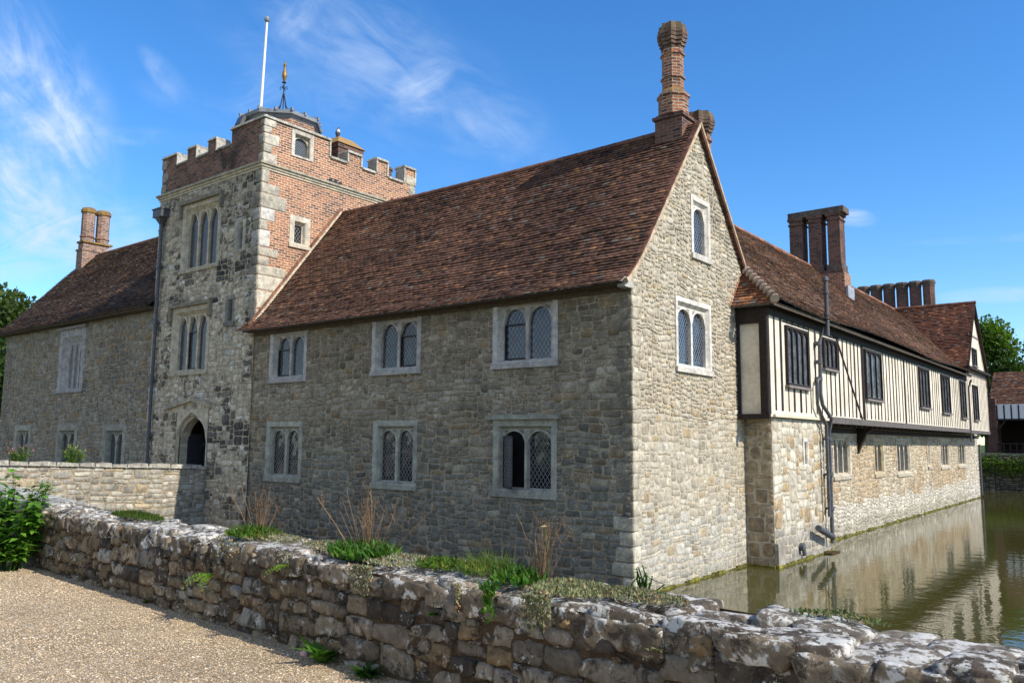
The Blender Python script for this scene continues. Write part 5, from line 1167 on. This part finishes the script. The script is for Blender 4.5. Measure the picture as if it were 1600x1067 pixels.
def tuft(name, label, cat, x, back, rx_, ry_, n, L, W, mat, col, up=.8, group=None, zoff=0.0, spill=0):
    p = on_wall(x, back); mb = MB()
    for i in range(n):
        a = R.uniform(0, 6.28); q = math.sqrt(R.random()); px2 = rx_ * q * math.cos(a); py2 = ry_ * q * math.sin(a)
        b = Vector(p) + PD * px2 + Vector((-PD.y, PD.x, 0)) * py2 + Vector((0, 0, zoff + .045 * (1 - q)))
        if spill and R.random() < spill:
            b = Vector(p) + PD * px2 * .35 + Vector((PD.y, -PD.x, 0)) * (back + .05 + R.uniform(0, .02)) + Vector((0, 0, -R.uniform(0, .22) * R.random()))
        d = Vector((R.gauss(0, .5), R.gauss(0, .5), up + R.random() * .4)); cl_ = (col[0] * 1.9, col[1] * 1.15, col[2] * 1.2) if R.random() < .16 else col; leaf(mb, b, d, rdir(), L * R.uniform(.5, 1.3), W * R.uniform(.7, 1.2), mul(cl_, R.uniform(.5, 1.3)), 0, .3)
    return tag(mb.build(name, [mat], None, p), label, cat, group)
LP = 'leafy tufts on the parapet wall'
tuft('leafy_tuft', 'dense dark green leafy tuft at the foot of the tall dried fan', 'plant', 2.85, .28, .32, .22, 1100, .10, .032, LEAF, (1.15, 1.25, 1.0), .6, LP)
tuft('leafy_tuft', 'bright green leafy tuft at the foot of the leftmost dried stems', 'plant', 1.25, .25, .28, .2, 500, .085, .022, LEAF_B, (.75, .8, .8), .6, LP)
tuft('leafy_tuft', 'dark green leafy tuft at the foot of the stems with the daisy', 'plant', 4.52, .22, .17, .16, 420, .08, .028, LEAF, (1.2, 1.3, 1.0), .6, LP, 0, .15)
tuft('leafy_tuft', 'flat patch of bright green leaves between the two right-hand stem clumps', 'plant', 3.72, .3, .22, .14, 420, .06, .018, LEAF_B, (.8, .85, .8), .5, LP)
tuft('grass_tuft', 'loose wispy grass tuft on the coping left of the daisy', 'grass', 4.2, .28, .22, .18, 420, .13, .006, GRASS, (1.8, 1.6, 1.6), 1.0)
tuft('grass_tuft', 'low moss and grass strip on the far left of the coping', 'grass', -1.3, .3, .6, .14, 1500, .05, .012, LEAF_B, (.55, .55, .5), .6)
SG = 'grey stonecrop mats on the coping'
tuft('stonecrop_mat', 'grey-green stonecrop mat between the two left dried clumps', 'stonecrop', 2.28, .36, .34, .18, 1500, .028, .013, LEAF_G, (1, 1, 1), .6, SG, 0, .04)
tuft('stonecrop_mat', 'grey-green stonecrop mat just right of the dark leafy tuft', 'stonecrop', 3.25, .30, .38, .24, 2000, .028, .013, LEAF_G, (1, 1, 1), .6, SG, 0, .2)
tuft('stonecrop_mat', 'grey-green stonecrop mat spilling over the wall right of the daisy', 'stonecrop', 4.9, .28, .34, .24, 2200, .030, .014, LEAF_G, (.9, .95, .8), .6, SG, 0, .2)
tuft('stonecrop_mat', 'thin dry stonecrop strip under the leftmost dried stems', 'stonecrop', 1.35, .3, .6, .22, 1300, .026, .012, LEAF_G, (.9, .9, .8), .6, SG, 0, .12)
tuft('stonecrop_mat', 'dry grey stonecrop carpet along the water edge of the coping behind the grass tuft', 'stonecrop', 4.0, .42, .55, .14, 2200, .028, .012, LEAF_G, (.95, .9, .8), .6, SG)
tuft('stonecrop_mat', 'stonecrop carpet thinning out toward the bare lichened coping', 'stonecrop', 5.35, .34, .32, .16, 1300, .028, .012, LEAF_G, (.85, .85, .75), .6, SG)
tuft('stonecrop_mat', 'small stonecrop sprigs on the bare lichened coping by the water', 'stonecrop', 6.45, .5, .25, .05, 220, .03, .014, LEAF_G, (.6, .75, .5), .6, SG)
tuft('stonecrop_mat', 'yellowish moss patch on the coping at the right edge of the photo', 'stonecrop', 7.42, .35, .10, .10, 200, .02, .012, LEAF_B, (.8, .75, .5), .6, SG)
tuft('hanging_sprig', 'pale dry sprig hanging down the wall face below the grass tuft', 'plant', 4.25, .03, .03, .02, 160, .03, .014, LEAF_G, (1.0, .9, .8), -.4, None, -.05, .9)
# daisy
p = on_wall(4.70, .3); dz_ = thing('daisy', 'white daisy with a yellow eye above the wall', 'flower', p)
mb = MB(); mb.tube([p, (p[0] - .01, p[1], p[2] + .2), (p[0] - .02, p[1] - .02, p[2] + .36)], .0035, 5, 0, (1, 1, 1)); mb.build('stem', [GRASS], dz_)
mb = MB(); c = Vector((p[0] - .02, p[1] - .02, p[2] + .365))
for i in range(14): t = i * 6.283 / 14; leaf(mb, c, (math.cos(t), math.sin(t), .12 + .0), (0, 0, 1), .024, .011, (1, 1, 1), 0, .1)
mb.build('petal', [WHITE], dz_); mb = MB(); mb.prism(c.x, c.y, [(.010, c.z - .002), (.009, c.z + .006), (.003, c.z + .010)], 8); mb.build('eye', [mk_plain('yellow_eye', (.6, .38, .02), .8)], dz_)
mb = MB(); p2 = on_wall(4.39, .16); bigstone(mb, lambda u, z, d: (p2[0] + u, p2[1] + z, p2[2] + .02 + d), -.018, .018, -.012, .012, .0, .012, (.10, .30, .55), 0, 5, 5, .003)
tag(mb.build('litter_scrap', [mk_plain('blue_scrap', (1, 1, 1), .6)], None, p2), 'tiny blue scrap lying on the wall beside the leafy tuft', 'litter')
# ferns on the wall face
def fern(label, x, z, nf, L, col, mat):
    u = (x - PA.x) / PD.x; o_ = fP(u, z, .03); mb = MB()
    for i in range(nf):
        a = R.uniform(-1.2, 1.2); d = Vector((math.sin(a) * .8, -.9, .75 * math.cos(a) - .05)).normalized(); pts = []
        for k in range(9):
            t = k / 8; q = Vector(o_) + d * L * t + Vector((0, -.02, -.55 * L * t * t)); pts.append(q)
        for k in range(1, 9):
            for s in (-1, 1):
                tn = (pts[k] - pts[k - 1]).normalized(); sd = tn.cross(Vector((0, -.6, .8))).normalized() * s
                leaf(mb, pts[k], sd + tn * .5, (0, -.5, .8), L * .20 * (1 - .6 * k / 8), L * .08, mul(col, R.uniform(.7, 1.3)), 0, .1)
    return tag(mb.build('fern', [mat], None, o_), label, 'fern', 'small ferns in the wall face')
fern('bright fern growing from the wall face, left of the other', 1.12, 1.66, 9, .25, (1.6, 1.5, 1.0), LEAF_B)
fern('yellow-green fern just below the coping beside the dark leafy tuft', 2.30, 1.87, 9, .18, (1.5, 1.3, .8), LEAF_B)
def weed(label, x, y, z, n, L, W, col, mat=LEAF, name='weed', cat='weed', up=.5):
    mb = MB()
    for i in range(n): a = R.uniform(0, 6.28); leaf(mb, (x + R.gauss(0, .02), y + R.gauss(0, .015), z), (math.cos(a), math.sin(a) * .8, up + R.random()), (0, 0, 1), L * R.uniform(.5, 1.2), W * R.uniform(.7, 1.2), mul(col, R.uniform(.65, 1.35)), 0, .35)
    return tag(mb.build(name, [mat], None, (x, y, z)), label, cat)
weed('broad-leaved green weed at the foot of the wall on the gravel', 2.86, -9.56, 1.25, 22, .27, .075, (1.3, 1.35, 1.0))
weed('low dark weed at the wall foot near the bottom of the photo', 3.40, -9.60, 1.25, 90, .14, .035, (.8, .95, .7))
weed('tiny grass sprout at the wall foot below the leafy shrub', -.2, -9.30, 1.25, 22, .06, .02, (1, 1, .7), GRASS)
weed('small green sprout on the wall face left of the dangling sprig', fP((3.98 - PA.x) / PD.x, 1.78, .03)[0], fP((3.98 - PA.x) / PD.x, 1.78, .03)[1], 1.74, 30, .05, .02, (.8, 1, .6))
weed('pale succulent sprig on the wall face below the corner', fP((5.72 - PA.x) / PD.x, 1.7, .04)[0], fP((5.72 - PA.x) / PD.x, 1.7, .04)[1], 1.82, 40, .035, .018, (1, 1, .9), LEAF_G)
mb = MB(); bigstone(mb, lambda u, z, d: (2.6 + u, -9.52 + z, 1.262 + d), -.03, .03, -.022, .022, .0, .025, (.62, .38, .32), 0, 6, 6, .004)
tag(mb.build('pebble', [mk_plain('pink_stone', (1, 1, 1), .7)], None, (2.6, -9.5, 1.25)), 'single pale pink pebble on the gravel near the wall foot', 'pebble')
# shrub at the wall foot, left
def shrub(name, label, cat, base, h, rad, nst, nl, L, W, col, mat, tip=None):
    t = thing(name, label, cat, base); st = MB(); lf = MB(); B = Vector(base)
    for i in range(nst):
        a = R.uniform(0, 6.28); r_ = rad * math.sqrt(R.random()); top = B + Vector((r_ * math.cos(a), r_ * math.sin(a), h * R.uniform(.55, 1.0) * (1 - .25 * (r_ / rad) ** 2))); bs = B + Vector((r_ * .35 * math.cos(a), r_ * .35 * math.sin(a), 0)); md = bs.lerp(top, .5) + Vector((R.gauss(0, .03), R.gauss(0, .03), .03))
        st.tube([tuple(bs), tuple(md), tuple(top)], [.008, .006, .003], 5, 0, (.6, .9, .5), False)
        for k in range(nl):
            f = R.uniform(.12, 1.0); q = bs.lerp(md, f * 2) if f < .5 else md.lerp(top, f * 2 - 1); a2 = R.uniform(0, 6.28); y_ = R.random() < .05
            leaf(lf, q, (math.cos(a2), math.sin(a2), R.uniform(-.25, .55)), (0, 0, 1), L * R.uniform(.6, 1.25), W * R.uniform(.7, 1.2), mul((2.2, 1.5, .8) if y_ else col, R.uniform(.6, 1.4)), 0, .25)
        if tip:
            for k in range(14): v = rdir() * .035; leaf(lf, top + v * .5, v, (0, 0, 1), .03, .02, mul(tip, R.uniform(.7, 1.2)), 1, .1)
    st.build('stem', [GRASS], t); lf.build('foliage', [mat, mk_plain('blossom', (1, 1, 1), .8)], t); return t
shrub('leafy_shrub', 'leafy green shrub against the wall at the left edge of the photo', 'shrub', (-3.42, -9.45, 1.25), 1.3, .52, 52, 34, .15, .09, (2.2, 2.15, 1.4), LEAF)
shrub('valerian', 'pink-flowered plant growing on top of the bridge parapet', 'plant', (-14.75, -5.15, 2.2), .52, .30, 22, 16, .10, .035, (1.3, 1.2, 1.0), LEAF_B, (.45, .18, .25))
shrub('valerian', 'yellow-green plant on the bridge parapet nearer the tower', 'plant', (-14.75, -3.85, 2.15), .55, .28, 22, 18, .10, .04, (1.5, 1.4, .9), LEAF_B, (.35, .36, .12))
pc = on_wall(5.24, .56); shrub('small_shrub', 'small green sprig at the back edge of the coping in front of the house corner', 'plant', (pc[0], pc[1], 1.93), .22, .07, 14, 9, .035, .014, (1.2, 1.3, .8), LEAF)
# grassy growth on the far retaining wall
mb = MB()
for i in range(5200):
    x = R.uniform(-3, 14); z = 1.55 + R.gauss(0, .33); z = min(z, 2.3); b = (x, 45.93 - R.uniform(0, .22) * (1 - abs(z - 1.5)), z - .3 * nz(x * .7, 0, 3))
    leaf(mb, b, (R.gauss(0, .6), -.6, R.uniform(-.4, 1)), rdir(), .2 * R.uniform(.6, 1.4), .06, mul((1.1, 1.1, .8), R.uniform(.5, 1.5)), 0)
o = mb.build('bank_growth', [LEAF_B], None, (0, 46, 1)); o['kind'] = 'stuff'; o['label'] = 'grass and ivy over the far bank wall'; o['category'] = 'grass'
